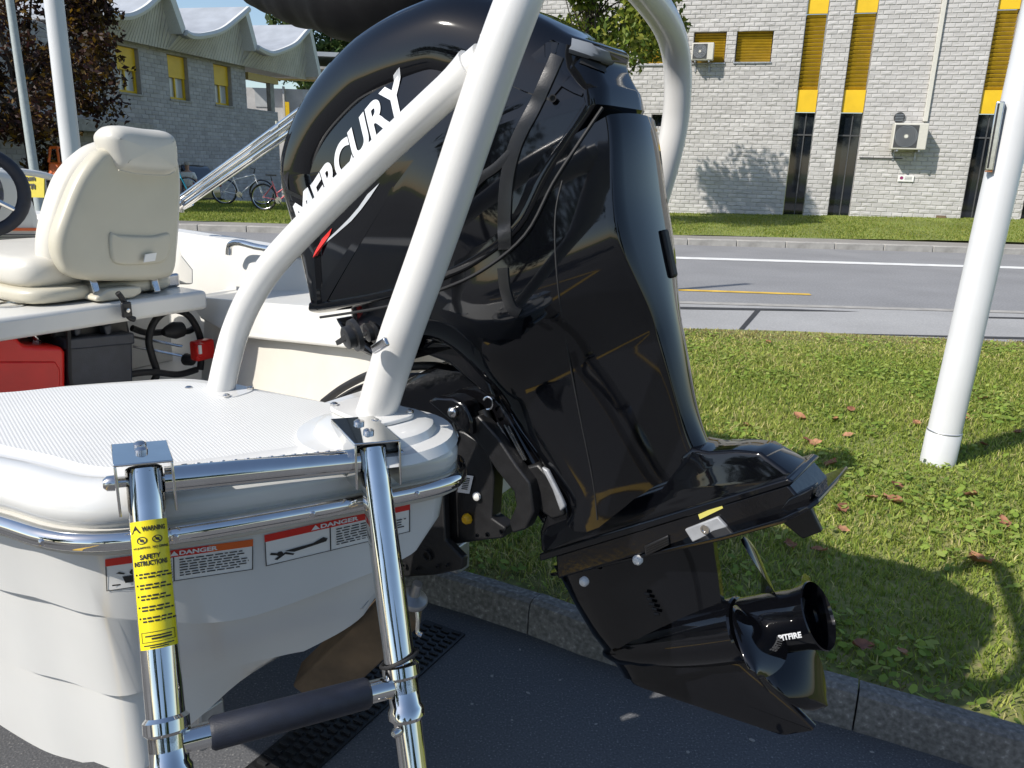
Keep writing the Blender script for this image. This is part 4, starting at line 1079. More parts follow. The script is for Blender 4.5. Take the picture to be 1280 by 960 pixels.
# anodes, bolts, sticker on the band
def on_band(x, y): return EP(x, y, -.0668)
MB().prism([on_band(x, y) for x, y in ((858, 660), (899, 644), (911, 657), (868, 676))], -EY*.008).build('anode', 'zinc', mot, bevel=.002)
c = on_band(884, 659); MB().lathe(c-EY*.008, -EY, [(0, .0075), (.003, .0075), (.003, .005), (.001, .0045)], 16).build('anode_bolt', 'steel', mot)
MB().prism([EP(x, y, -.0675) for x, y in ((873, 643), (902, 630), (904, 635), (875, 649))], -EY*.001).build('small_sticker', M_('pale_yellow_sticker', (.55, .50, .12), .5), mot)
for x, y in ((730, 727), (797, 700)):
    c = EP(x, y, -.066); MB().lathe(c+EY*.004, -EY, [(0, .009), (.007, .009), (.011, .006), (.012, .002)], 14).build('plug', 'white', mot)
MB().prism([EP(x, y, -.0668) for x, y in ((806, 682), (836, 668), (838, 680), (808, 695))], -EY*.004).build('water_grille', 'satin', mot, bevel=.002)
for k in range(4): MB().prism([EP(x, y, -.071) for x, y in ((808, 684+k*3), (836, 671+k*3), (836, 672+k*3), (808, 685.5+k*3))], -EY*.001).build('grille_bar', 'trim', mot)
# gearcase strut
SF = [(-.06, -.415), (-.03, -.42), (.046, -.449), (.11, -.46), (.172, -.466), (.196, -.47)]; SBk = [(-.06, -.15), (.049, -.15), (.10, -.132), (.14, -.12), (.196, -.10)]
SW_ = [(-.06, .034), (.0, .034), (.06, .031), (.14, .033), (.196, .042)]
rings = []
for h in np.linspace(-.05, .196, 14):
    af, ab, w = ip(SF, h), ip(SBk, h), ip(SW_, h); L_ = ab-af
    half = [(af, 0), (af+L_*.02, w*.3), (af+L_*.08, w*.6), (af+L_*.2, w*.88), (af+L_*.4, w), (af+L_*.62, w*.9), (af+L_*.85, w*.55), (af+L_*.97, w*.3), (ab, w*.22)]
    loop = [(a, -w_) for a, w_ in half]+[(a, w_) for a, w_ in reversed(half[1:])]
    rings.append([EW(a, s, h) for a, s in loop])
MB().loft(rings).build('gearcase_strut', 'blk', mot, ang=35)
tp = [(-.445, .0), (-.44, .008), (-.42, .02), (-.39, .031), (-.34, .041), (-.27, .049), (-.20, .0535), (-.15, .055), (-.132, .0555), (-.128, .053), (-.126, .045)]
MB().lathe(EW(0, 0, 0), EX, tp, 40).build('gearcase_torpedo', 'blk', mot, ang=30)
sk = [(-.41, -.035), (-.402, -.068), (-.385, -.078), (-.15, -.190), (-.138, -.192), (-.088, -.188), (-.082, -.182), (-.150, -.045), (-.2, -.03)]
inflate(sk, EW, .0075, .006, nr=2, nc=2, rs=.005).build('skeg', 'blk', mot, ang=40)
# water intake slots
for k in range(5):
    MB().tube([EP(806+k*3, 742+k*6.2, -.036), EP(812+k*3, 743+k*6.2, -.035)], .0028, 6).build('intake_slot', 'rub', mot)
# propeller
prop = MB().lathe(EW(0, 0, 0), EX, [(-.122, .030), (-.122, .051), (-.118, .0525), (-.06, .050), (-.025, .049), (-.008, .0525), (.004, .0555), (.006, .054), (-.01, .050), (-.05, .045), (-.075, .044), (-.075, .012)], 44, cap=False).build('propeller', 'blk', mot, ang=35)
MB().lathe(EW(-.078, 0, 0), EX, [(0, .022), (.035, .02), (.037, .012), (.05, .012), (.055, .007)], 18).build('prop_nut', 'steel', prop)
for k in range(3):
    an = .4+2.09*k; c = cos(an)*EY+sin(an)*EZ; MB().box(EW(-.05, 0, 0)+c*.031, (.05, .026, .006), (EX, c, EX.cross(c))).build('hub_web', 'satin', prop)
def blade(th0, R=.156, pitch=.30):
    V = []; nr_, nc_ = 14, 12
    for side_ in (1, -1):
        for i in range(nr_+1):
            u = i/nr_; r = .046+(R-.046)*u
            half = (.95*(1-u)**.25*(.55+.75*u)) if u < .999 else .02      # half chord angle
            ch = .058*(sin(pi*(.18+.80*u))**.7)*1.0; 
            skew = .38*u**1.6
            for j in range(nc_+1):
                v = -1+2*j/nc_; phi = v*ch/r*cos(math.atan(pitch/(2*pi*r))); a = -.066+pitch*phi/(2*pi)+.012*u-.006*v*v
                t = .004*(1-u*.75)*(1-v*v)+.0006
                ang = th0+phi+skew; p = EW(a, 0, 0)+(EY*cos(ang)+EZ*sin(ang))*r
                V.append(p+(EX*.8)*t*side_)
    n1 = (nr_+1)*(nc_+1); F = []
    for sd in (0, 1):
        for i in range(nr_):
            for j in range(nc_): a = sd*n1+i*(nc_+1)+j; F.append((a, a+1, a+nc_+2, a+nc_+1))
    edge = [i*(nc_+1) for i in range(nr_+1)]+[nr_*(nc_+1)+j for j in range(1, nc_+1)]+[i*(nc_+1)+nc_ for i in range(nr_-1, -1, -1)]
    for a, b in zip(edge, edge[1:]): F.append((a, b, b+n1, a+n1))
    return MB().add(V, F)
for k in range(4): blade(radians(252)+k*pi/2).build('blade', 'blk', prop, ang=60)
def hubt(u, v):
    an = radians(190)-v*.19; a = -.056+u*.047
    d = EY*cos(an)+EZ*sin(an); return EW(a, 0, 0)+d*.0545
map_text('SPITFIRE', hubt, shear=.25).build('lettering', 'decalw', prop, fixn=False, smooth=False)
# clamp and swivel bracket assembly
def eprism(name, px, s0, th, mat, bevel=.004): return MB().prism([EP(x, y, s0) for x, y in px], EY*th).build(name, mat, mot, bevel=bevel)
eprism('swivel_bracket', [(500, 478), (545, 455), (592, 462), (628, 505), (668, 578), (712, 640), (700, 672), (676, 655), (640, 600), (590, 555), (530, 545), (495, 515)], -.045, .09, 'blk2', .01)
eprism('tilt_arm', [(583, 530), (597, 519), (622, 547), (645, 582), (662, 604), (667, 640), (657, 662), (640, 667), (636, 652), (645, 632), (642, 615), (620, 588), (603, 562), (587, 545)], -.085, .03, 'satin')
eprism('tilt_head', [(533, 502), (545, 496), (565, 497), (580, 505), (588, 525), (590, 545), (578, 540), (560, 525), (545, 512)], -.10, .045, 'blk2', .006)
eprism('clamp_bracket', [(560, 535), (580, 540), (612, 560), (617, 600), (614, 648), (632, 660), (628, 673), (592, 677), (555, 683), (545, 640), (540, 600), (560, 580)], -.07, .035, 'satin')
eprism('clamp_bracket', [(560, 535), (580, 540), (612, 560), (617, 600), (612, 640), (592, 677), (555, 683), (545, 640), (540, 600)], .10, .035, 'satin')
lp = eprism('mounting_plate', [(492, 690), (505, 655), (530, 605), (553, 600), (556, 676), (578, 698), (577, 712), (545, 719), (500, 722)], -.10, .02, 'satin')
for x, y, r_ in ((534, 695, .012), (506, 707, .006), (522, 711, .004), (547, 708, .004), (559, 707, .004), (610, 668, .005), (597, 669, .004), (628, 664, .006)):
    c = EP(x, y, -.104); MB().lathe(c, -EY, [(0, r_), (.003, r_), (.003, r_*.7), (-.0, r_*.65)], 16).build('mount_hole', 'rub', mot)
c = EP(567, 515, -.102); MB().lathe(c, -EY, [(0, .0105), (.006, .0105), (.01, .007), (.011, .003)], 16).build('pivot_bolt', 'steel', mot)
c = EP(585, 648, -.072); MB().lathe(c, -EY, [(0, .0115), (.008, .0105), (.012, .007)], 8).build('grease_cap', 'ycap', mot)
c = EP(597, 620, -.072); MB().lathe(c, -EY, [(0, .0085), (.006, .0085), (.009, .004)], 14).build('plug', 'white', mot)
bl = MB().prism([EP(x, y, -.073) for x, y in ((577, 593), (592, 595), (587, 617), (572, 615))], -EY*.001).build('barcode_label', 'white', mot)
for k in range(7):
    u = .15+.1*k; MB().prism([EP(577-u*5+ (15-0)*q, 593+u*22+2*q, -.0745) for q in (.25, .75)]+[EP(577-(u+.045)*5+15*q, 593+(u+.045)*22+2*q, -.0745) for q in (.75, .25)], -EY*.0006).build('barcode_bar', 'ink', bl)
for o_ in (0, 9, 14): MB().tube([EP(622+o_, 528+o_*.3, -.06), EP(650+o_*.55, 575, -.06)], .003, 8).build('trim_ram', 'steel', mot)
MB().tube([EP(604, 512, -.06), EP(618, 552, -.06), EP(642, 575, -.06)], .012, 10).build('ram_cylinder', 'satin', mot)
eprism('bracket_lug', [(650, 585), (672, 580), (690, 600), (700, 628), (705, 645), (690, 650), (676, 640), (662, 612)], -.06, .08, 'satin', .005)
eprism('bracket_lug', [(676, 584), (684, 588), (701, 622), (706, 634), (700, 640), (690, 612)], -.075, .01, 'zinc', .003)
eprism('leg_notch_cover', [(682, 640), (706, 630), (712, 650), (698, 672), (690, 694), (676, 690), (674, 665)], -.05, .1, 'blk2', .006)
for k, (pts, r_) in enumerate(((((404, 503), (430, 484), (468, 466), (512, 458), (560, 460), (596, 480)), .009), (((418, 503), (448, 486), (490, 474), (540, 472), (585, 500)), .008), (((500, 470), (515, 492), (520, 520), (540, 560)), .010), (((430, 500), (470, 480), (520, 480), (560, 520)), .006))):
    MB().tube(catmull([EP(x, y, -.02+.03*k) for x, y in pts], 6), r_, 10).build('rigging_hose', 'rub', mot)
MB().tube([EP(567, 528, -.075), EP(572, 545, -.075), EP(566, 560, -.075)], .003, 8).build('brake_line', 'steel', mot)
cl_ = [EP(610+6*cos(t), 504+8*sin(t), -.07) for t in np.linspace(-2.6, 1.8, 10)]
MB().tube(cl_, .0022, 6).build('spring_clip', 'steel', mot)

# ================================================================== SEAT
seat = thing('helm_seat', 'cream vinyl helm seat with moulded back shell and headrest roll', 'seat', tuple(PF(140, 368, 2.15)))
def fpf(f0):
    o = BW(f0, 0, 0)
    return lambda a, s, h: o+BT*a+Z*h+BF*s
def px2(pts, f0):
    out = []
    for x, y in pts:
        q = PF(x, y, f0); out.append(((q-B0).dot(BT), q.z))
    return out
def smooth2(pts, n=5): return [(v.x, v.y) for v in catmull([(a, b, 0) for a, b in pts], n, closed=True)]
cush = [(125, 176), (100, 188), (72, 218), (55, 265), (48, 305), (52, 332), (68, 349), (100, 352), (190, 346), (212, 330), (219, 250), (217, 205), (205, 180), (160, 168)]
inflate(smooth2(px2(cush, 2.20)), fpf(2.20), .055, .045, bulge=.01, rs=.045).build('back_cushion', 'vinyl', seat, ang=60)
shl = [(128, 186), (112, 196), (92, 224), (74, 268), (65, 300), (70, 326), (88, 346), (130, 351), (196, 349), (214, 338), (218, 300), (220, 240), (219, 205), (212, 192), (170, 186)]
inflate(smooth2(px2(shl, 2.10)), fpf(2.105), .035, .026, bulge=-.004, rs=.026).build('back_shell', 'shell', seat, ang=60)
pok = [(138, 292), (150, 294), (190, 295), (212, 292), (211, 318), (203, 328), (180, 331), (150, 331), (139, 322)]
inflate(smooth2(px2(pok, 2.068)), fpf(2.073), .010, .009, bulge=.001, rs=.009).build('back_pocket', 'shell', seat, ang=60)
hd_ = [(129, 172), (136, 160), (150, 157), (180, 161), (205, 164), (216, 174), (219, 196), (217, 215), (205, 220), (170, 218), (146, 213), (136, 196)]
inflate(smooth2(px2(hd_, 2.08)), fpf(2.10), .062, .038, bulge=.004, rs=.05).build('headrest', 'vinyl', seat, ang=60)
sm_ = px2([(147, 212.5), (170, 217.5), (205, 219.5), (217, 214.5)], 2.04)
MB().tube(catmull([BW(2.035, a, z) for a, z in sm_], 5), .0025, 6).build('headrest_seam', 'shell', seat)
tagq = [PF(x, y, 2.048) for x, y in ((182, 318), (196, 316), (194, 326), (180, 328))]
MB().prism(tagq, BF*.004).build('care_tag', 'white', seat)
# base cushion and base shell reach forward over the bench
def plan(pts, z0, th, r): 
    pass
def base(f0, f1, t0, t1, z0, z1, rr, name, mat):
    c = [(f0, t0), (f0-.02, (t0+t1)/2), (f0, t1), ((f0+f1)/2, t1+.01), (f1, t1), (f1+.03, (t0+t1)/2), (f1, t0), ((f0+f1)/2, t0-.01)]
    p = [(v.x, v.y) for v in catmull([(a, b, 0) for a, b in c], 6, closed=True)]
    inflate(p, lambda a, s, h: BW(a, h, (z0+z1)/2+s), (z1-z0)/2, rr, rs=rr, bulge=.008).build(name, mat, seat, ang=60)
tL, tR = (PF(-40, 340, 2.2)-B0).dot(BT), (PF(205, 340, 2.2)-B0).dot(BT)
base(2.17, 2.72, tL+.13, tR-.03, 1.115, 1.205, .04, 'base_cushion', 'vinyl')
base(2.14, 2.74, tL+.12, tR-.02, 1.078, 1.12, .018, 'base_shell', 'shell')
for x in (116, 192):
    c = PF(x, 352, 2.11)
    MB().prism([c+BT*(-.012)+Z*z_+BF*f_ for f_, z_ in ((.0, .03), (.03, .03), (.05, -.03), (.0, -.045), (-.02, -.03))], BT*.022).build('seat_hinge', 'steel', seat, bevel=.003)
bs = [PF(x, y, 2.06) for x, y in ((120, 372), (135, 362), (150, 360), (176, 358), (178, 366), (168, 372), (130, 377), (120, 377))]
MB().prism(bs, BF*.12).build('seat_mount', 'shell', seat, bevel=.008)
sp_ = [PF(x, y, 2.02) for x, y in ((147, 366), (152, 372), (158, 384), (161, 396), (168, 399))]
MB().tube(catmull(sp_, 4), .0085, 8).build('strap', 'rub', seat)
MB().box(PF(158, 387, 2.01), (.03, .012, .045), (BT, BF, Z)).build('strap_buckle', 'satin', seat, bevel=.004)
MB().lathe(PF(159.5, 388, 2.0), -BF, [(0, .006), (.004, .006), (.005, .003)], 12).build('buckle_stud', 'steel', seat)

# ------------------------------------------------------------------ under the bench
tank = thing('fuel_tank', 'red portable fuel tank under the bench', 'fuel tank', tuple(PF(40, 500, 2.12)))
tk = [(-60, 418), (-20, 419), (22, 420), (30, 432), (78, 433), (83, 440), (83, 505), (-60, 520)]
MB().prism([PF(x, y, 2.10) for x, y in tk], BF*.26).build('tank_body', 'red', tank, bevel=.014, seg=3)
MB().prism([PF(x, y, 2.095) for x, y in ((-40, 452), (70, 452), (76, 462), (76, 500), (-40, 512))], BF*.01).build('tank_panel', 'red', tank, bevel=.006)
MB().tube([PF(12, 420, 2.16), PF(22, 413, 2.16), PF(40, 416, 2.16), PF(46, 424, 2.16)], .008, 10).build('fuel_pickup', 'steel', tank)
MB().lathe(PF(46, 434, 2.17), Z, [(0, .016), (.02, .016), (.02, .012), (.03, .012)], 6).build('hose_fitting', 'steel', tank)
bat = thing('battery_box', 'dark navy plastic battery box beside the red fuel tank', 'battery box', tuple(PF(125, 488, 2.14)))
MB().prism([PF(x, y, 2.12) for x, y in ((83, 424), (166, 418), (167, 500), (86, 505))], BF*.2).build('box_body', 'navy', bat, bevel=.008)
MB().prism([PF(x, y, 2.108) for x, y in ((82, 424), (168, 416), (169, 430), (82, 438))], BF*.22).build('box_rim', 'navy', bat, bevel=.005)
MB().prism([PF(x, y, 2.16) for x, y in ((68, 404), (160, 396), (164, 418), (66, 425))], BF*.14).build('box_lid', 'satin', bat, bevel=.01)
for x in (92, 130): MB().prism([PF(x+a, y, 2.12) for a, y in ((0, 408), (10, 405), (9, 418), (3, 421))], BF*.03).build('lid_clip', 'navy', bat, bevel=.004)
MB().tube(catmull([PF(x, y, 2.10) for x, y in ((72, 410), (84, 405), (86, 440), (88, 478), (100, 488))], 5), .007, 8).build('vent_hose', 'rub', bat)
hose = thing('fuel_hose', 'black rubber hose looped beside the battery box', 'hose', tuple(PF(220, 470, 2.2)))
MB().tube(catmull([PF(x, y, 2.17) for x, y in ((190, 480), (196, 466), (190, 445), (186, 425), (192, 404), (205, 391), (222, 388), (238, 397), (249, 418), (252, 440), (250, 462))], 6), .0115, 12).build('hose_loop', 'rub', hose)
MB().tube(catmull([PF(x, y, 2.22) for x, y in ((165, 410), (185, 416), (215, 414), (235, 414), (245, 408))], 6), .011, 10).build('hose_run', 'rub', hose)
MB().tube(catmull([PF(x, y, 2.15) for x, y in ((160, 468), (190, 465), (222, 468), (246, 462))], 6), .011, 10).build('hose_run', 'rub', hose)
MB().lathe(PF(224, 412, 2.18), -BT, [(-.02, .012), (-.01, .026), (.02, .03), (.045, .02), (.06, .012)], 14).build('primer_bulb', 'rub', hose)
for yy in (431, 443): MB().tube([PF(166, yy-10, 2.3), PF(228, yy+2, 2.2)], .005, 8).build('steel_line', 'steel', hose)
MB().lathe(PF(233, 449, 2.19), -BF, [(0, .022), (.03, .018), (.04, .008)], 14).build('line_plug', 'rub', hose)
bsw = thing('battery_switch', 'small red battery switch on the well wall', 'switch', tuple(PF(253, 450, 2.25)))
MB().box(PF(253, 437, 2.12), (.075, .04, .068), (BT, BF, Z)).build('switch_body', 'red', bsw, bevel=.008)
MB().lathe(PF(250, 437, 2.10), -BF, [(0, .024), (.012, .022), (.014, .012)], 18).build('switch_knob', 'red', bsw)
MB().box(PF(250, 437, 2.085), (.01, .006, .03), (BT, BF, Z)).build('knob_mark', 'white', bsw)

# ------------------------------------------------------------------ bimini
bim = thing('bimini_frame', 'folded sunshade with stainless struts in a black canvas boot', 'sunshade', tuple(P(226, 258, 2.9)))
def tb(name, pts, r_, mat='chrome', n=10): return MB().tube(pts, r_, n).build(name, mat, bim)
tb('strut', [P(222, 250, 2.95), P(372, 140, 2.6)], .0105); tb('strut', [P(226, 254, 2.93), P(374, 146, 2.58)], .0085)
tb('strut', [P(232, 257, 2.92), P(374, 158, 2.57)], .0105); tb('strut', [P(224, 262, 2.95), P(240, 254, 2.92)], .009)
tb('strut', [P(372, 140, 2.6), P(520, 30, 2.3)], .0105); tb('strut', [P(374, 158, 2.57), P(520, 45, 2.3)], .0105)
for x, y, d in ((347, 161, 2.66), (227, 257, 2.93)):
    c = P(x, y, d); dr = (P(372, 140, 2.6)-P(222, 250, 2.95)).normalized(); MB().lathe(c-dr*.02, dr, [(0, .016), (.04, .016)], 14).build('strut_clamp', 'steel', bim)
    MB().lathe(c-Z*.025, Z, [(0, .008), (.05, .008)], 10).build('clamp_bolt', 'steel', bim)
bt = [(312, -18, 2.72), (345, -10, 2.65), (380, -8, 2.55), (420, -5, 2.45), (455, 2, 2.4), (520, -12, 2.35), (600, -60, 2.3)]
bpts = catmull([P(x, y, d) for x, y, d in bt], 8); rad = [.050+.070*sin(min(1, i/ (len(bpts)*.62))*pi*.5)+.004*sin(i*.55)+.002*sin(i*1.3) for i in range(len(bpts))]
MB().tube(bpts, rad, 22).build('canvas_boot', 'canvas', bim)

# ================================================================== POLES
def pole(name, label, cat, base, top, r0, r1, mat, group=None, ring=True):
    t = thing(name, label, cat, tuple(base), group)
    ax = (top-base).normalized(); L_ = (top-base).length
    MB().lathe(base-ax*.1, ax, [(0, r0*1.06), (.27, r0*1.05), (.272, r0*1.02), (.276, r0*1.0), (L_, r1), (L_+.02, r1*.5)], 36).build('shaft', mat, t, ang=50)
    if ring: MB().lathe(base+ax*.165, ax, [(0, r0*1.056), (.004, r0*1.06), (.007, r0*1.03)], 36, cap=False).build('joint_ring', 'galv', t)
    return t, ax
pbz = G(1172, 577, .09)
ptop = P(1278, 0, pbz.y*.9627+.2); ptop = Vector((pbz.x+(.055)*3, pbz.y-.03, 0)); 
pt_, pax = pole('flagpole', 'thick white flagpole standing in the grass verge by the outboard', 'flagpole', pbz, pbz+Vector((.031, -.008, 1)).normalized()*7, .078, .055, 'pole')
def ppt(x, y, o=0):
    d = ray(x, y); n = Vector((0, -1, 0)); q = PL(x, y, pbz+pax*1.5-Vector((pbz.x, pbz.y, 0)).normalized()*(.07+o), Vector((pbz.x, pbz.y, 0)).normalized()); return q
e1 = ppt(1236, 213); e2 = ppt(1251, 127); sx_ = Vector((pbz.y, -pbz.x, 0)).normalized(); fo_ = -Vector((pbz.x, pbz.y, 0)).normalized()
cpz = (e1+e2)/2; MB().box(cpz, (.034, .03, (e2-e1).length), (sx_, fo_, (e2-e1).normalized())).build('rope_hatch', 'steel', pt_, bevel=.004)
MB().box(cpz+fo_*.012-sx_*.006, (.008, .012, (e2-e1).length*.94), (sx_, fo_, (e2-e1).normalized())).build('hatch_slot', 'rub', pt_)
MB().box(e1-Z*.004, (.03, .028, .006), (sx_, fo_, Z)).build('hatch_lip', M_('rusty_edge', (.25, .10, .04), .8, noise=.3), pt_)
MB().lathe(G(1172, 577, .09)+Z*.14+fo_*.078, fo_, [(0, .005), (.002, .005)], 10).build('grub_screw', 'rub', pt_)
l1 = Vector((-3.55, 6.45, .09)); pole('flagpole', 'white flagpole rising behind the helm seat', 'flagpole', l1, l1+Vector((.004, 0, 1))*7.2, .075, .055, 'pole')
l2 = Vector((-9.2, 15.4, 0)); lp_, _ = pole('street_lamp', 'thin grey green lamp post behind the steering wheel', 'street lamp', l2, l2+Vector((-.012, 0, 1))*8, .085, .05, 'lamp', ring=False)
MB().tube(catmull([l2+Vector((-.1, 0, 8)), l2+Vector((.1, .2, 8.5)), l2+Vector((.9, .8, 8.7))], 5), .04, 10).build('lamp_arm', 'lamp', lp_)
MB().box(l2+Vector((1.1, 1.0, 8.68)), (.7, .25, .12)).build('lamp_head', 'lamp', lp_, bevel=.04)

# ================================================================== TRAILER AND THINGS ON THE YARD
tr = thing('boat_trailer', 'galvanised boat trailer under the hull with timber bunk', 'trailer', tuple(BW(2.4, 0, 0)))
for s_ in (-1, 1):
    MB().box(BW(2.6, s_*.42, .42), (.06, 3.2, .09), (BT, BF, Z)).build('frame_beam', 'galv', tr, bevel=.006)
    MB().tube([BW(2.5, s_*.80-.09, .29), BW(2.5, s_*.80+.09, .29)], [.27, .27], 36).build('tyre', 'rub', tr, bevel=.04)
    MB().lathe(BW(2.5, s_*.895, .29), BT*s_, [(0, .17), (.003, .16), (-.03, .12), (-.03, .05), (.01, .04)], 28).build('rim', 'galv', tr)
MB().box(BW(1.9, 0, .40), (1.1, .07, .07), (BT, BF, Z)).build('cross_beam', 'galv', tr, bevel=.006)
MB().box(BW(2.5, 0, .29), (1.5, .06, .06), (BT, BF, Z)).build('axle', 'galv', tr)
w0 = G(402, 835, .42); wd_ = (G(470, 770, .55)-w0).normalized(); sdw = wd_.cross(Z).normalized(); upw = sdw.cross(wd_)
MB().box(w0+wd_*.10-upw*.02, (.085, .30, .10), (sdw, wd_, upw)).build('timber_bunk', 'wood', tr, bevel=.006)
MB().box(BW(1.9, -.25, .48), (.05, .05, .14), (BT, BF, Z)).build('bunk_post', 'galv', tr)
# rear light bar bits: round plate with hook hanging by the kerb
MB().lathe(P(515, 752, 1.62), (Z*.9-BF*.3), [(0, .03), (.006, .032), (.012, .03), (.02, .012), (.05, .010)], 20).build('roller_cap', 'galv', tr)
MB().tube(catmull([P(519, 752, 1.62), P(522, 772, 1.62), P(522, 790, 1.62), P(527, 794, 1.62)], 4), .005, 8).build('hook', 'steel', tr)
MB().tube([P(515, 745, 1.62), BW(1.35, -.02, .46)], .014, 10).build('roller_stem', 'galv', tr)
MB().tube([BW(1.35, .0, .40), BW(3.6, .0, .42)], .045, 12).build('draw_bar', 'galv', tr)
# drain channel with slotted grates
dr = thing('drain_grate', 'black cast iron slotted drain channel in the yard', 'drain', (-.38, 1.95, 0))
d0 = Vector((-.66, 1.46, 0)); d1 = Vector((-.20, 2.30, 0)); dd = (d1-d0).normalized(); ds = Vector((dd.y, -dd.x, 0)); Ld = (d1-d0).length
MB().box((d0+d1)/2+Z*.003, (.16, Ld, .006), (ds, dd, Z)).build('channel_frame', 'satin', dr)
k = 0; s_ = .02
while s_ < Ld-.02:
    for j in range(4):
        c = d0+dd*(s_+(.012 if j % 2 else 0))+ds*(-.054+.036*j)+Z*.0085; MB().box(c, (.030, .009, .005), (ds, dd, Z)).build('grate_bar', 'rub', dr, smooth=False)
    s_ += .026; k += 1
sheet('parking_line', [(-1.30, -2.6), (-1.18, -2.6), (-1.02, .80), (-1.14, .80)], 'py', .006)
sheet('parking_line', [(-1.32, -2.62), (-1.30, -2.74), (-6.4, -3.6), (-6.42, -3.48)], 'py', .0085)

sheet('asphalt_patch', [(-3.6, -.9), (-2.1, -1.2), (-1.9, .1), (-3.3, .5)], road_mat('patched_asphalt', (.03, .03, .032), (.055, .055, .057), (.12, .12, .12), sc1=170), .0045)
# ================================================================== VEGETATION
def leaf_cloud(centers, radii, n, size, cols, flat=.0, seed=1):
    """n leaf quads spread through clusters; returns V,F,C"""
    g = np.random.default_rng(seed); k = g.integers(0, len(centers), n); C = np.asarray(centers)[k]; R = np.asarray(radii)[k]
    d = g.normal(size=(n, 3)); d /= np.linalg.norm(d, axis=1)[:, None]; r = g.random(n)**.45
    p = C+d*(r*R)[:, None]*np.array([1, 1, .8])
    a = g.normal(size=(n, 3)); a /= np.linalg.norm(a, axis=1)[:, None]
    b = np.cross(a, g.normal(size=(n, 3))); b /= np.linalg.norm(b, axis=1)[:, None]
    s = size*(.6+.8*g.random(n)); a *= s[:, None]; b *= (s*.55)[:, None]
    V = np.stack([p-a, p+b*.9-a*.1, p+a, p-b*.9-a*.1], 1).reshape(-1, 3)
    F = np.arange(4*n).reshape(n, 4)
    cols = np.asarray(cols); ci = g.integers(0, len(cols), n); cc = cols[ci]*(.7+.6*g.random((n, 1)))
    return V, F, np.repeat(cc, 4, 0)
def make_tree(name, label, base, h, crown_c, crown_r, nclu, nleaf, size, cols, tr=.14, seed=1, clr=.55, group=None, lean=(0, 0), squash=1.0):
    t = thing(name, label, 'tree', tuple(base), group); g = random.Random(seed); base = Vector(base)
    m = MB(); top = Vector(crown_c)
    tp_ = [base-Z*.1, base.lerp(top, .3)+Vector((.08, .05, 0)), base.lerp(top, .65)-Vector((.05, .02, 0)), top+Z*crown_r*.4]
    m.tube(catmull(tp_, 4), list(np.linspace(tr, tr*.3, 13)), 10)
    cl = []; rad = []
    for k in range(nclu):
        while True:
            q = Vector((g.uniform(-1, 1), g.uniform(-1, 1), g.uniform(-1, 1)))
            if .25 < q.length < 1: break
        c = top+Vector((q.x*crown_r, q.y*crown_r, q.z*crown_r*squash)); cl.append(tuple(c)); rad.append(clr*g.uniform(.6, 1.25))
        if k % 2 == 0:
            st = base.lerp(top, g.uniform(.45, .95)); m.tube(catmull([st, st.lerp(c, .5)+Z*g.uniform(-.1, .25), c], 4), list(np.linspace(tr*.3, tr*.06, 9)), 6)
    m.build('trunk', 'bark', t)
    V, F, C = leaf_cloud(cl, rad, nleaf, size, cols, seed=seed); raw_mesh('crown', V, F, 'leaf', t, C)
    return t
make_tree('maple_tree', 'dark purple leaved tree in front of the shell roof building', tuple(Vector((P(14, 80, 18.5).x, P(14, 80, 18.5).y, .1))), 7, tuple(P(28, 70, 18.5)), 2.3, 60, 15000, .075, [(.035, .014, .014), (.05, .022, .016), (.028, .018, .012), (.06, .035, .012), (.16, .09, .01)], tr=.17, seed=3, clr=.62, squash=1.1)
make_tree('birch_tree', 'light yellow green tree rising behind the motor cowl', (2.1, 17.9, .12), 6, tuple(P(728, -4, 17.5)), 2.0, 52, 26000, .068, [(.13, .19, .025), (.20, .24, .03), (.09, .14, .02), (.26, .27, .04), (.16, .20, .03)], tr=.09, seed=5, clr=.62, squash=1.2)
make_tree('hill_tree', 'distant green tree above the flat roofed wing', (-19, 78, -.5), 15, (-19.5, 78, 11.6), 4.6, 40, 7000, .32, [(.05, .09, .022), (.07, .12, .03), (.035, .065, .018), (.10, .14, .035)], tr=.5, seed=8, clr=1.7)
make_tree('hill_tree', 'distant dark tree hidden mostly by the canvas boot', (-11, 82, -.5), 16, (-11, 82, 12.5), 5, 40, 6000, .34, [(.045, .08, .02), (.06, .10, .026), (.035, .06, .018)], tr=.5, seed=9, clr=1.8)
# unseen trees added behind the viewer to enrich the glossy reflections
for k, (x, y, r_) in enumerate(((-13, -11, 3.2), (-3, -19, 3.6), (9, -17, 3.4))):
    make_tree('yard_tree', ['broad green tree at the back of the yard beside the parking lines', 'tall green tree in the middle of the yard edge', 'round green tree at the far corner of the yard'][k], (x, y, 0), 8, (x, y, 5.2), r_, 36, 5000, .2, [(.05, .09, .022), (.07, .12, .03), (.035, .065, .018)], tr=.25, seed=20+k, clr=1.2)

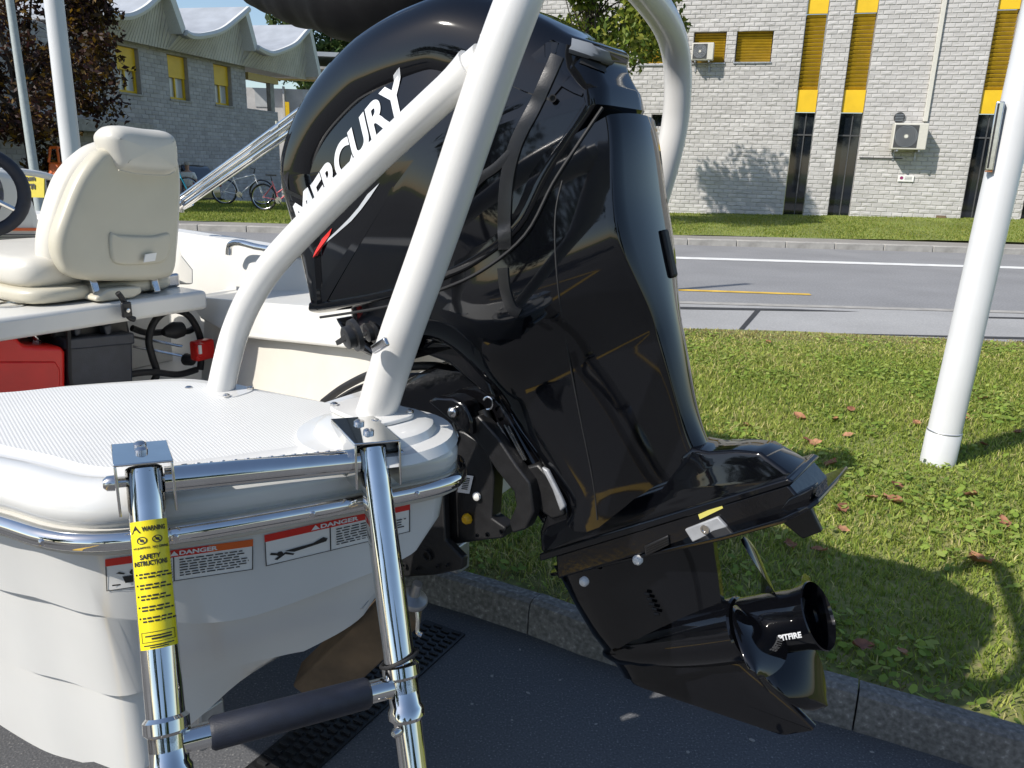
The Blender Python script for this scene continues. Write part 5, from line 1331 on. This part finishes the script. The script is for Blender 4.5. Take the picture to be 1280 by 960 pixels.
# grass on the verge (blades as real geometry)
kx = np.array([p.x for p in KB]); ky = np.array([p.y for p in KB])
def noise2(x, y, s, seed):
    g = np.random.default_rng(seed); ph = g.random((6, 3))*6.28; out = 0
    for i in range(6): out = out+np.sin((x*np.cos(ph[i, 0])+y*np.sin(ph[i, 0]))*s*(1+.6*i)+ph[i, 1])/(1+.5*i)
    return out/2.4
def scatter(n, x0, x1, y1):
    x = rng.uniform(x0, x1, n); y = 1.0+(y1-1.0)*rng.random(n)
    yk = np.interp(x, kx, ky); ok = (y > yk+.0+np.abs(rng.normal(0, .05, n))) & (y < y1-.02-.03*rng.random(n)-.06*np.maximum(0, x-2.6))
    # keep what lies within the wider view
    px = x/np.maximum(y, .3); ok &= (px < 1.7) & (px > -.75) & ((x > .15) | (y < 4.8))
    return x[ok], y[ok]
def blades(n, hmin, hmax, wid, y1=7.1, x0=-2.2, x1=6.6):
    x, y = scatter(n, x0, x1, y1); n = len(x)
    ns = noise2(x, y, 2.3, 4); n2 = noise2(x, y, 7, 5)
    dk_ = y-np.interp(x, kx, ky); edge = np.clip((y-5.9)/1.1, 0, 1)+np.clip(1.1-dk_/.16, 0, 1); 
    keep = rng.random(n) > .62*np.clip(edge, 0, 1)+.25*(n2 > .75); x, y, ns, n2, edge = x[keep], y[keep], ns[keep], n2[keep], edge[keep]; n = len(x)
    h = rng.uniform(hmin, hmax, n)*(1+.35*ns)*(1-.45*np.clip(edge, 0, 1)); w = wid*(.7+.7*rng.random(n))*(1+.12*np.maximum(0, y-2.5))
    an = rng.uniform(0, 2*pi, n); ln = rng.uniform(.2, 1.25, n)*h; dx, dy = np.cos(an), np.sin(an); bx, by = -dy*w, dx*w
    if True:
        a2 = an+rng.normal(0, .6, n); cx, cy = np.cos(a2)*ln, np.sin(a2)*ln
    z0 = np.full(n, .083); base = np.stack([x, y, z0], 1)
    V = np.stack([base+np.stack([-bx, -by, 0*h], 1), base+np.stack([bx, by, 0*h], 1), base+np.stack([cx*.4-bx*.8, cy*.4-by*.8, h*.62], 1), base+np.stack([cx*.4+bx*.8, cy*.4+by*.8, h*.62], 1), base+np.stack([cx, cy, h*(1-.25*rng.random(n))], 1)], 1).reshape(-1, 3)
    o = np.arange(n)[:, None]*5; F = np.concatenate([o+np.array([[0, 1, 3]]), o+np.array([[0, 3, 2]]), o+np.array([[2, 3, 4]])], 0)
    pal = np.array([(.27, .33, .055), (.34, .40, .075), (.21, .29, .05), (.47, .48, .12), (.56, .50, .22)])
    pr = np.clip(.22+.34*ns+.55*np.clip(edge, 0, 1), .03, .8); pick = np.where(rng.random(n) < pr, rng.integers(3, 5, n), rng.integers(0, 3, n))
    c = pal[pick]*(.75+.5*rng.random((n, 1))); c = np.where((edge[:, None] > .7) & (rng.random((n, 1)) < .45), np.array([[.27, .20, .09]]), c)
    return V, F, np.repeat(c, 5, 0)
V, F, C = blades(460000, .016, .048, .0023); raw_mesh('grass', V, F, 'grass', None, C, kind='stuff')
tag(bpy.data.objects['grass'], 'short mown green grass blades on the verge', 'grass')
# broad leaves and clover
x, y = scatter(90000, -2.2, 6.6, 6.9); n = len(x); q = noise2(x, y, 3.1, 11)+.35*rng.normal(size=n); x, y = x[q > .25], y[q > .25]; n = len(x)
an = rng.uniform(0, 2*pi, n); s_ = rng.uniform(.008, .02, n); hh_ = .083+rng.uniform(.012, .045, n)
cx, cy = np.cos(an), np.sin(an); tl = rng.uniform(-.5, .5, (n, 2))
def lp4(u, v): return np.stack([x+(cx*u-cy*v)*s_, y+(cy*u+cx*v)*s_, hh_+s_*(tl[:, 0]*u+tl[:, 1]*v)], 1)
V = np.stack([lp4(-1, 0), lp4(-.2, .62), lp4(.75, .42), lp4(1, 0), lp4(.75, -.42), lp4(-.2, -.62)], 1).reshape(-1, 3); F = np.arange(6*n).reshape(n, 6)
cc = np.array([(.24, .34, .055), (.30, .40, .075), (.19, .29, .05), (.36, .43, .11)])[rng.integers(0, 4, n)]*(.8+.4*rng.random((n, 1)))
o = raw_mesh('clover', V, F, 'grass', None, np.repeat(cc, 6, 0), kind='stuff'); tag(o, 'low clover and broad weed leaves among the grass', 'clover')
# far lawns: coarser blades
def far_blades(name, n, fx, zf, h, w, label):
    x, y = fx(n); n = len(x); z = zf(x, y); an = rng.uniform(0, pi, n); hh2 = h*(.5+rng.random(n)); dx, dy = np.cos(an)*w, np.sin(an)*w; lx = rng.normal(0, .4, n)*hh2; ly = rng.normal(0, .4, n)*hh2
    V = np.stack([np.stack([x-dx, y-dy, z], 1), np.stack([x+dx, y+dy, z], 1), np.stack([x+lx, y+ly, z+hh2], 1)], 1).reshape(-1, 3); F = np.arange(3*n).reshape(n, 3)
    c = np.array([(.20, .26, .04), (.27, .31, .06), (.32, .33, .08), (.16, .22, .035)])[rng.integers(0, 4, n)]*(.8+.4*rng.random((n, 1)))
    o = raw_mesh(name, V, F, 'grass', None, np.repeat(c, 3, 0), kind='stuff'); tag(o, label, 'grass')
def rgt(n):
    x = rng.uniform(0, 15, n); y = rng.uniform(17.1, 25.2, n); ok = (y > 17.13+np.maximum(0, .1*(x-3.6))) & (y < wally(x)); return x[ok], y[ok]
def rz(x, y):
    y0 = 17.1+np.maximum(0, .1*(x-3.6)); y1 = 22+.3*(11.6-x)+.3; t = np.clip((y-y0)/(y1-y0), 0, 1); zb = np.maximum(.14, .22+.245*(x-4.9)/8.6); return .115+(zb-.125)*t**.8
far_blades('grass', 60000, rgt, rz, .04, .014, 'mown sunlit lawn below the pale block wall')
far_blades('grass', 45000, lambda n: (rng.uniform(-13.5, -3.2, n), rng.uniform(17.15, 25.1, n)), lambda x, y: 0*x+.12, .04, .014, 'mown sunlit lawn in front of the bicycles')

# fallen leaves
def leaf_mesh(seed):
    g = random.Random(seed); V = []; n = 9; F = []
    for i in range(n+1):
        u = i/n; w = .42*sin(pi*min(1, u*1.02))**.8*(1+.18*sin(u*17+seed)); curl = .22*(u-.5)**2+.03*sin(u*9+seed)
        for v in (-1, -.4, .4, 1): V.append((u-.5, v*w*.75, curl+.14*abs(v)**1.5*g.uniform(.6, 1.3)+.02*g.random()))
    for i in range(n):
        for j in range(3): a = i*4+j; F.append((a, a+1, a+5, a+4))
    st = len(V); V += [(-.5, -.01, .05), (-.5, .01, .05), (-.75, .012, .12), (-.75, -.008, .12)]; F.append((st, st+1, st+2, st+3))
    me = bpy.data.meshes.new('fallen_leaf'); me.from_pydata(V, [], F)
    me.materials.append(M_('dead_leaf_%d' % seed, [(.24, .105, .055), (.30, .14, .07), (.20, .085, .05), (.33, .17, .09)][seed % 4], .7, noise=.25, nscale=5)); 
    me.polygons.foreach_set('use_smooth', [True]*len(me.polygons)); return me
LM = [leaf_mesh(k) for k in range(6)]
lz = [(225, 405), (425, 370), (310, 495), (610, 440), (620, 343), (1125, 300), (1055, 375), (545, 550), (800, 635), (690, 680), (780, 690), (1075, 670), (1205, 775), (1115, 925), (585, 720), (590, 800), (390, 860), (500, 880), (1125, 475), (305, 85), (455, 460), (485, 470), (175, 470), (870, 395), (1255, 430), (560, 380)]
lpx = [(860+a/3.05, 400+b/3.05) for a, b in lz]; big = {13: .135, 10: .11, 11: .10, 7: .09, 6: .09, 1: .09}
for k, (x, y) in enumerate(lpx):
    ob = bpy.data.objects.new('fallen_leaf', LM[k % 6]); COL.objects.link(ob); p = G(x, y, .105); ob.location = p
    sz = big.get(k, random.uniform(.055, .08)); ob.scale = (sz, sz, sz); ob.rotation_euler = (random.uniform(-.4, .4), random.uniform(-.4, .4), random.uniform(0, 6.28))
    if k == 13: tag(ob, 'largest curled brown leaf on the grass, in the curved arch shadow', 'leaf', 'dead leaves on the grass verge')
    elif x > 1180 and y < 570: tag(ob, 'curled brown dead leaf on the grass beside the white flagpole', 'leaf', 'dead leaves by the flagpole')
    elif y > 610: tag(ob, 'curled brown dead leaf in the shadow the motor casts on the grass', 'leaf', 'dead leaves in the motor shadow')
    else: tag(ob, 'curled brown dead leaf on sunlit grass between motor and road', 'leaf', 'dead leaves on the sunlit grass')
for k, (x, y, z) in enumerate(((1078, 808, .125), (1128, 816, .12), (690, 795, .01), (727, 808, .005))):
    ob = bpy.data.objects.new('fallen_leaf', LM[(k+2) % 6]); COL.objects.link(ob); ob.location = G(x, y, z); sz = (.07, .05, .035, .02)[k]; ob.scale = (sz,)*3; ob.rotation_euler = (.2, .1, k*1.7)
    tag(ob, 'brown dead leaf by the kerb stones', 'leaf', 'dead leaves beside the kerb')
# small pebbles and litter specks on the yard
pm = MB().lathe((0, 0, 0), Z, [(-.4, .3), (-.2, .8), (.1, 1), (.35, .6), (.45, .2)], 7).build('pebble', 'conc', None); pm['label'] = 'small pale pebble lying on the yard asphalt'; pm['category'] = 'pebble'; pm['group'] = 'pebbles on the yard'
pp = [(726, 808), (615, 845), (650, 812), (660, 866), (700, 850), (590, 880), (940, 925), (1168, 900), (860, 940), (1090, 940), (640, 900), (745, 905)]
for k, (x, y) in enumerate(pp):
    ob = pm if k == 0 else pm.copy()
    if k: COL.objects.link(ob)
    ob.location = G(x, y, .002); s_ = random.uniform(.003, .006); ob.scale = (s_*random.uniform(1, 1.8), s_, s_*.7); ob.rotation_euler = (0, 0, random.uniform(0, 6))

# ================================================================== BACKGROUND: bicycles, person, car, machine, sign
def bicycle(label, c, ang, mat, sc_=1.0, low=False):
    t = thing('bicycle', label, 'bicycle', tuple(c), 'bicycles parked at the lawn edge'); e = Vector((cos(ang), sin(ang), 0)); nrm = Vector((-sin(ang), cos(ang), 0))
    def q(x, z, y=0): return Vector(c)+e*x*sc_+Z*z*sc_+nrm*y*sc_
    R = .345
    for x in (-.53, .53):
        ty = MB().tube([q(x+R*cos(a), R+.02+R*sin(a)) for a in np.linspace(0, 2*pi, 37)[:-1]], .022*sc_, 8, closed=True).build('wheel', 'rub', t)
        MB().tube([q(x+(R-.03)*cos(a), R+.02+(R-.03)*sin(a)) for a in np.linspace(0, 2*pi, 37)[:-1]], .011*sc_, 6, closed=True).build('rim', 'steel', ty)
        sp = MB()
        for k in range(14): a = 2*pi*k/14; sp.tube([q(x, R+.02, .02*(-1)**k), q(x+(R-.03)*cos(a), R+.02+(R-.03)*sin(a))], .0025*sc_, 4)
        sp.build('spokes', 'steel', ty); MB().lathe(q(x, R+.02)-nrm*.04, nrm, [(0, .022), (.08, .022)], 10).build('hub', 'steel', ty)
    bb = q(-.10, .29); st = q(-.27, .80); hdp = q(.34, .86 if not low else .80); hdb = q(.39, .70 if not low else .66)
    f = MB()
    for a, b, r_ in ((bb, st, .017), (bb, hdb, .022), (q(-.23, .70) if not low else q(-.16, .48), hdp, .019), (hdp, hdb, .021)): f.tube([a, b], r_*sc_, 10)
    for s_ in (-.05, .05): f.tube([bb, q(-.53, .365, s_)], .010*sc_, 8); f.tube([q(-.235, .72), q(-.53, .365, s_)], .009*sc_, 8)
    f.build('frame', mat, t)
    fk_ = MB(); 
    for s_ in (-.055, .055): fk_.tube([hdb+nrm*s_*.6, q(.47, .52, s_), q(.53, .365, s_)], .013*sc_, 8)
    fk_.build('fork', mat, t)
    MB().tube([st, q(-.30, .93)], .014*sc_, 8).build('seat_post', 'satin', t)
    MB().loft([[q(x, .94+.012*k2, w*s_) for s_ in (-1, -.5, .5, 1)]+[q(x, .975, w*s_) for s_ in (1, .5, -.5, -1)] for x, w, k2 in ((-.42, .075, 1), (-.34, .08, 0), (-.25, .03, 0), (-.14, .018, 0))]).build('saddle', 'satin', t)
    MB().tube(catmull([q(.33, .88), q(.36, 1.0), q(.37, 1.02)], 4), .014*sc_, 8).build('stem', 'satin', t)
    MB().tube(catmull([q(.30, 1.05, -.32), q(.36, 1.03, -.12), q(.37, 1.02, 0), q(.36, 1.03, .12), q(.30, 1.05, .32)], 4), .013*sc_, 8).build('handlebar', 'satin', t)
    MB().lathe(bb-nrm*.06, nrm, [(0, .085), (.006, .085), (.006, .02), (.12, .02)], 18).build('crank', 'steel', t)
    MB().tube([bb-nrm*.06, bb-nrm*.08+e*.1-Z*.13], .01, 6).build('pedal_arm', 'satin', t)
    return t
def gp(x, y, z): return G(x, y, z)
bicycle('white mountain bike parked on the lawn edge', gp(305, 256, .123), .10, 'bikew', 1.0)
bicycle('cyan bicycle beside the person in the pale shirt', gp(208, 252, .123)+Vector((0, .2, 0)), .2, 'bikeb', 1.0)
bicycle('small pink bicycle half hidden by the motor cowl', gp(354, 264, .123), -.05, 'bikep', .95, low=True)
# person
def skinned(name, nodes, edges, mat, parent, sub=2, root=0):
    me = bpy.data.meshes.new(name); o = ORG[parent.name]; me.from_pydata([tuple(Vector(p[:3])-o) for p in nodes], edges, [])
    ob = bpy.data.objects.new(name, me); COL.objects.link(ob); ob.parent = parent; me.materials.append(MAT[mat])
    md = ob.modifiers.new('skin', 'SKIN'); me.skin_vertices.new() if not me.skin_vertices else None
    for i, p in enumerate(nodes):
        sv = me.skin_vertices[0].data[i]; sv.radius = (p[3], p[3] if len(p) < 5 else p[4]); sv.use_root = (i == root)
    md.use_smooth_shade = True; s2 = ob.modifiers.new('sub', 'SUBSURF'); s2.levels = sub; s2.render_levels = sub; ORG[ob.name] = o
    return ob
pb_ = P(236.5, 240, 27.2); B_ = Vector((pb_.x, pb_.y, -.55))
per = thing('person', 'person in pale shirt, brown shorts and cap standing by the dark car', 'person', tuple(B_))
def pn(x, y, z, *r): return (B_.x+x, B_.y+y, B_.z+z, *r)
nodes = [pn(0, 0, .95, .13, .10), pn(0, 0, 1.12, .125, .09), pn(0, 0, 1.32, .15, .10), pn(0, 0, 1.44, .09), pn(0, -.01, 1.52, .05), pn(0, -.02, 1.60, .075), pn(0, -.02, 1.70, .08), pn(0, -.01, 1.76, .05),
         pn(-.19, 0, 1.40, .06), pn(-.27, .02, 1.14, .045), pn(-.22, -.14, .95, .035), pn(.19, 0, 1.40, .06), pn(.27, .02, 1.14, .045), pn(.25, -.06, .90, .035),
         pn(-.10, 0, .88, .085), pn(-.11, -.02, .50, .06), pn(-.12, .02, .09, .04), pn(-.13, -.14, .035, .035), pn(.10, 0, .88, .085), pn(.12, -.02, .50, .06), pn(.13, .02, .09, .04), pn(.15, -.14, .035, .035)]
edges = [(0, 1), (1, 2), (2, 3), (3, 4), (4, 5), (5, 6), (6, 7), (3, 8), (8, 9), (9, 10), (3, 11), (11, 12), (12, 13), (0, 14), (14, 15), (15, 16), (16, 17), (0, 18), (18, 19), (19, 20), (20, 21)]
for base_i, sx3 in ((10, -1), (13, 1)):
    bx3 = Vector(nodes[base_i][:3]); pi_ = len(nodes); nodes.append((bx3.x, bx3.y-.02, bx3.z-.07, .03)); edges.append((base_i, pi_))
    for j, ln_ in enumerate((.07, .08, .078, .06)):
        a_ = len(nodes); nodes.append((bx3.x+(-.022+.015*j), bx3.y-.03, bx3.z-.07-ln_*.55, .009)); nodes.append((bx3.x+(-.022+.015*j), bx3.y-.015, bx3.z-.07-ln_, .007)); edges += [(pi_, a_), (a_, a_+1)]
    a_ = len(nodes); nodes.append((bx3.x-.035*sx3, bx3.y-.04, bx3.z-.06, .010)); nodes.append((bx3.x-.04*sx3, bx3.y-.045, bx3.z-.095, .008)); edges += [(pi_, a_), (a_, a_+1)]
skinned('body', nodes, edges, 'skin', per)
skinned('shirt', [pn(0, 0, .93, .165, .125), pn(0, 0, 1.12, .155, .115), pn(0, 0, 1.32, .175, .12), pn(0, 0, 1.45, .09), pn(-.20, 0, 1.40, .075), pn(-.26, .02, 1.20, .068), pn(.20, 0, 1.40, .075), pn(.26, .02, 1.20, .068)], [(0, 1), (1, 2), (2, 3), (2, 4), (4, 5), (2, 6), (6, 7)], 'shirt', per)
skinned('shorts', [pn(0, 0, .95, .15, .12), pn(-.10, 0, .86, .11), pn(-.115, -.015, .52, .09), pn(.10, 0, .86, .11), pn(.125, -.015, .52, .09)], [(0, 1), (1, 2), (0, 3), (3, 4)], 'shorts', per)
MB().lathe(Vector(pn(0, -.02, 1.69)), Z, [(0, .098), (.04, .10), (.09, .075), (.11, .02)], 18).build('cap', 'cap', per); MB().box(Vector(pn(0, -.13, 1.70)), (.13, .11, .012)).build('cap_peak', 'cap', per, bevel=.004)
for s_ in (-1, 1): MB().lathe(Vector(pn(.03*s_, -.098, 1.655)), Vector((0, -1, 0)), [(0, .010), (.004, .006)], 8).build('eye', 'ink', per)
# car
cb = P(262, 240, 29.5); CB = Vector((cb.x, cb.y, -.55)); car = thing('parked_car', 'dark estate car parked along the shaded brick wall', 'car', tuple(CB+Vector((-2.2, .3, 0))))
ce = Vector((-.985, .17, 0)).normalized(); cn = Vector((-.17, -.985, 0)).normalized()
def cw(a, s, h): return CB+ce*a+cn*s+Z*h
cprof = [(0.0, .55), (.02, .85), (.10, 1.02), (.42, 1.58), (.6, 1.70), (1.2, 1.76), (2.3, 1.74), (2.75, 1.62), (3.35, 1.16), (4.2, 1.02), (4.5, .80), (4.52, .42), (4.3, .28), (.2, .28), (.02, .38)]
inflate(smooth2(cprof, 4), cw, .88, .10, bulge=.0, rs=.16).build('body', 'carp', car, ang=40)
for s_ in (1, -1):
    for w_ in ([(.5, 1.16), (.72, 1.58), (1.25, 1.63), (1.25, 1.14)], [(1.33, 1.14), (1.33, 1.63), (2.2, 1.62), (2.25, 1.12)], [(2.33, 1.12), (2.30, 1.60), (2.65, 1.52), (3.1, 1.12)]):
        MB().prism([cw(a, .882*s_, h) for a, h in w_], cn*.004*s_).build('side_window', 'glass', car)
    for a in (.85, 3.65):
        wh = MB().lathe(cw(a, .70*s_, .33), cn*s_, [(0, .33), (.2, .33), (.22, .30)], 28).build('wheel', 'rub', car); MB().lathe(cw(a, .915*s_, .33), cn*s_, [(0, .22), (.01, .2), (.0, .06)], 20).build('rim', 'steel', wh)
    MB().prism([cw(a, .875*s_, h) for a, h in ((.0, .88), (.14, .86), (.16, 1.06), (.08, 1.04))], cn*.02*s_).build('tail_light', 'inkr', car)
MB().prism([cw(a, -.7, h) for a, h in ((.10, 1.08), (.135, 1.07), (.43, 1.53), (.40, 1.55))], cn*1.4).build('rear_window', 'glass', car)
# small orange machine behind the lamp post
om = P(66, 215, 19); om0 = Vector((om.x, om.y, .12)); mac = thing('work_machine', 'small orange work machine with open cab beside the purple tree', 'machine', tuple(om0))
ox = Vector((1, 0, 0)); k_ = 19/980
def o3(x, y): return P(x, y, 19)
MB().prism([o3(x, y) for x, y in ((60, 202), (74, 203), (76, 216), (80, 236), (58, 236))], Vector((0, 1.2, 0))).build('engine_cover', 'orange', mac, bevel=.05)
for pts in (((61, 203), (63, 184)), ((74, 204), (71.5, 185)), ((63, 184), (72, 184))): MB().tube([o3(*p) for p in pts], .03, 8).build('cab_frame', 'orange', mac)
for pts in (((61, 203), (63, 184)), ((74, 204), (71.5, 185)), ((63, 184), (72, 184))): MB().tube([o3(*p)+Vector((0, .9, 0)) for p in pts], .03, 8).build('cab_frame', 'orange', mac)
MB().prism([o3(x, y) for x, y in ((61.5, 183), (73, 183), (73, 186), (61.5, 186))], Vector((0, .95, 0))).build('cab_roof', 'orange', mac, bevel=.02)
MB().box(o3(67, 196)+Vector((0, .4, 0)), (.2, .1, .28)).build('cab_seat', 'rub', mac, bevel=.03)
MB().tube([o3(66, 232)+Vector((0, -.05, -.15)), o3(66, 232)+Vector((0, .25, -.15))], .28, 20).build('wheel', 'rub', mac); MB().tube([o3(66, 232)+Vector((0, .95, -.15)), o3(66, 232)+Vector((0, 1.25, -.15))], .28, 20).build('wheel', 'rub', mac)
# yellow banner sign
sg0 = P(44, 232, 12.5); sgn = thing('yellow_banner', 'yellow banner sign with black lettering beyond the boat console', 'sign', (sg0.x, sg0.y, 0))
MB().prism([P(x, y, 12.5) for x, y in ((6, 217), (55, 219), (55, 247), (6, 246))], Vector((0, .03, 0))).build('banner', M_('yellow_banner_vinyl', (.62, .50, .02), .5, noise=.05), sgn)
for s_, y0, y1 in (('gun', 221, 228), ('ern', 229.5, 236.5)):
    map_text(s_, lambda u, v: P(28+16*u, y1-(y1-y0)*v, 12.49)).build('lettering', 'ink', sgn, fixn=False, smooth=False)
for x in (7, 54): MB().tube([P(x, 218, 12.52), Vector((P(x, 218, 12.52).x, P(x, 218, 12.52).y, 0))], .03, 8).build('banner_post', 'galv', sgn)
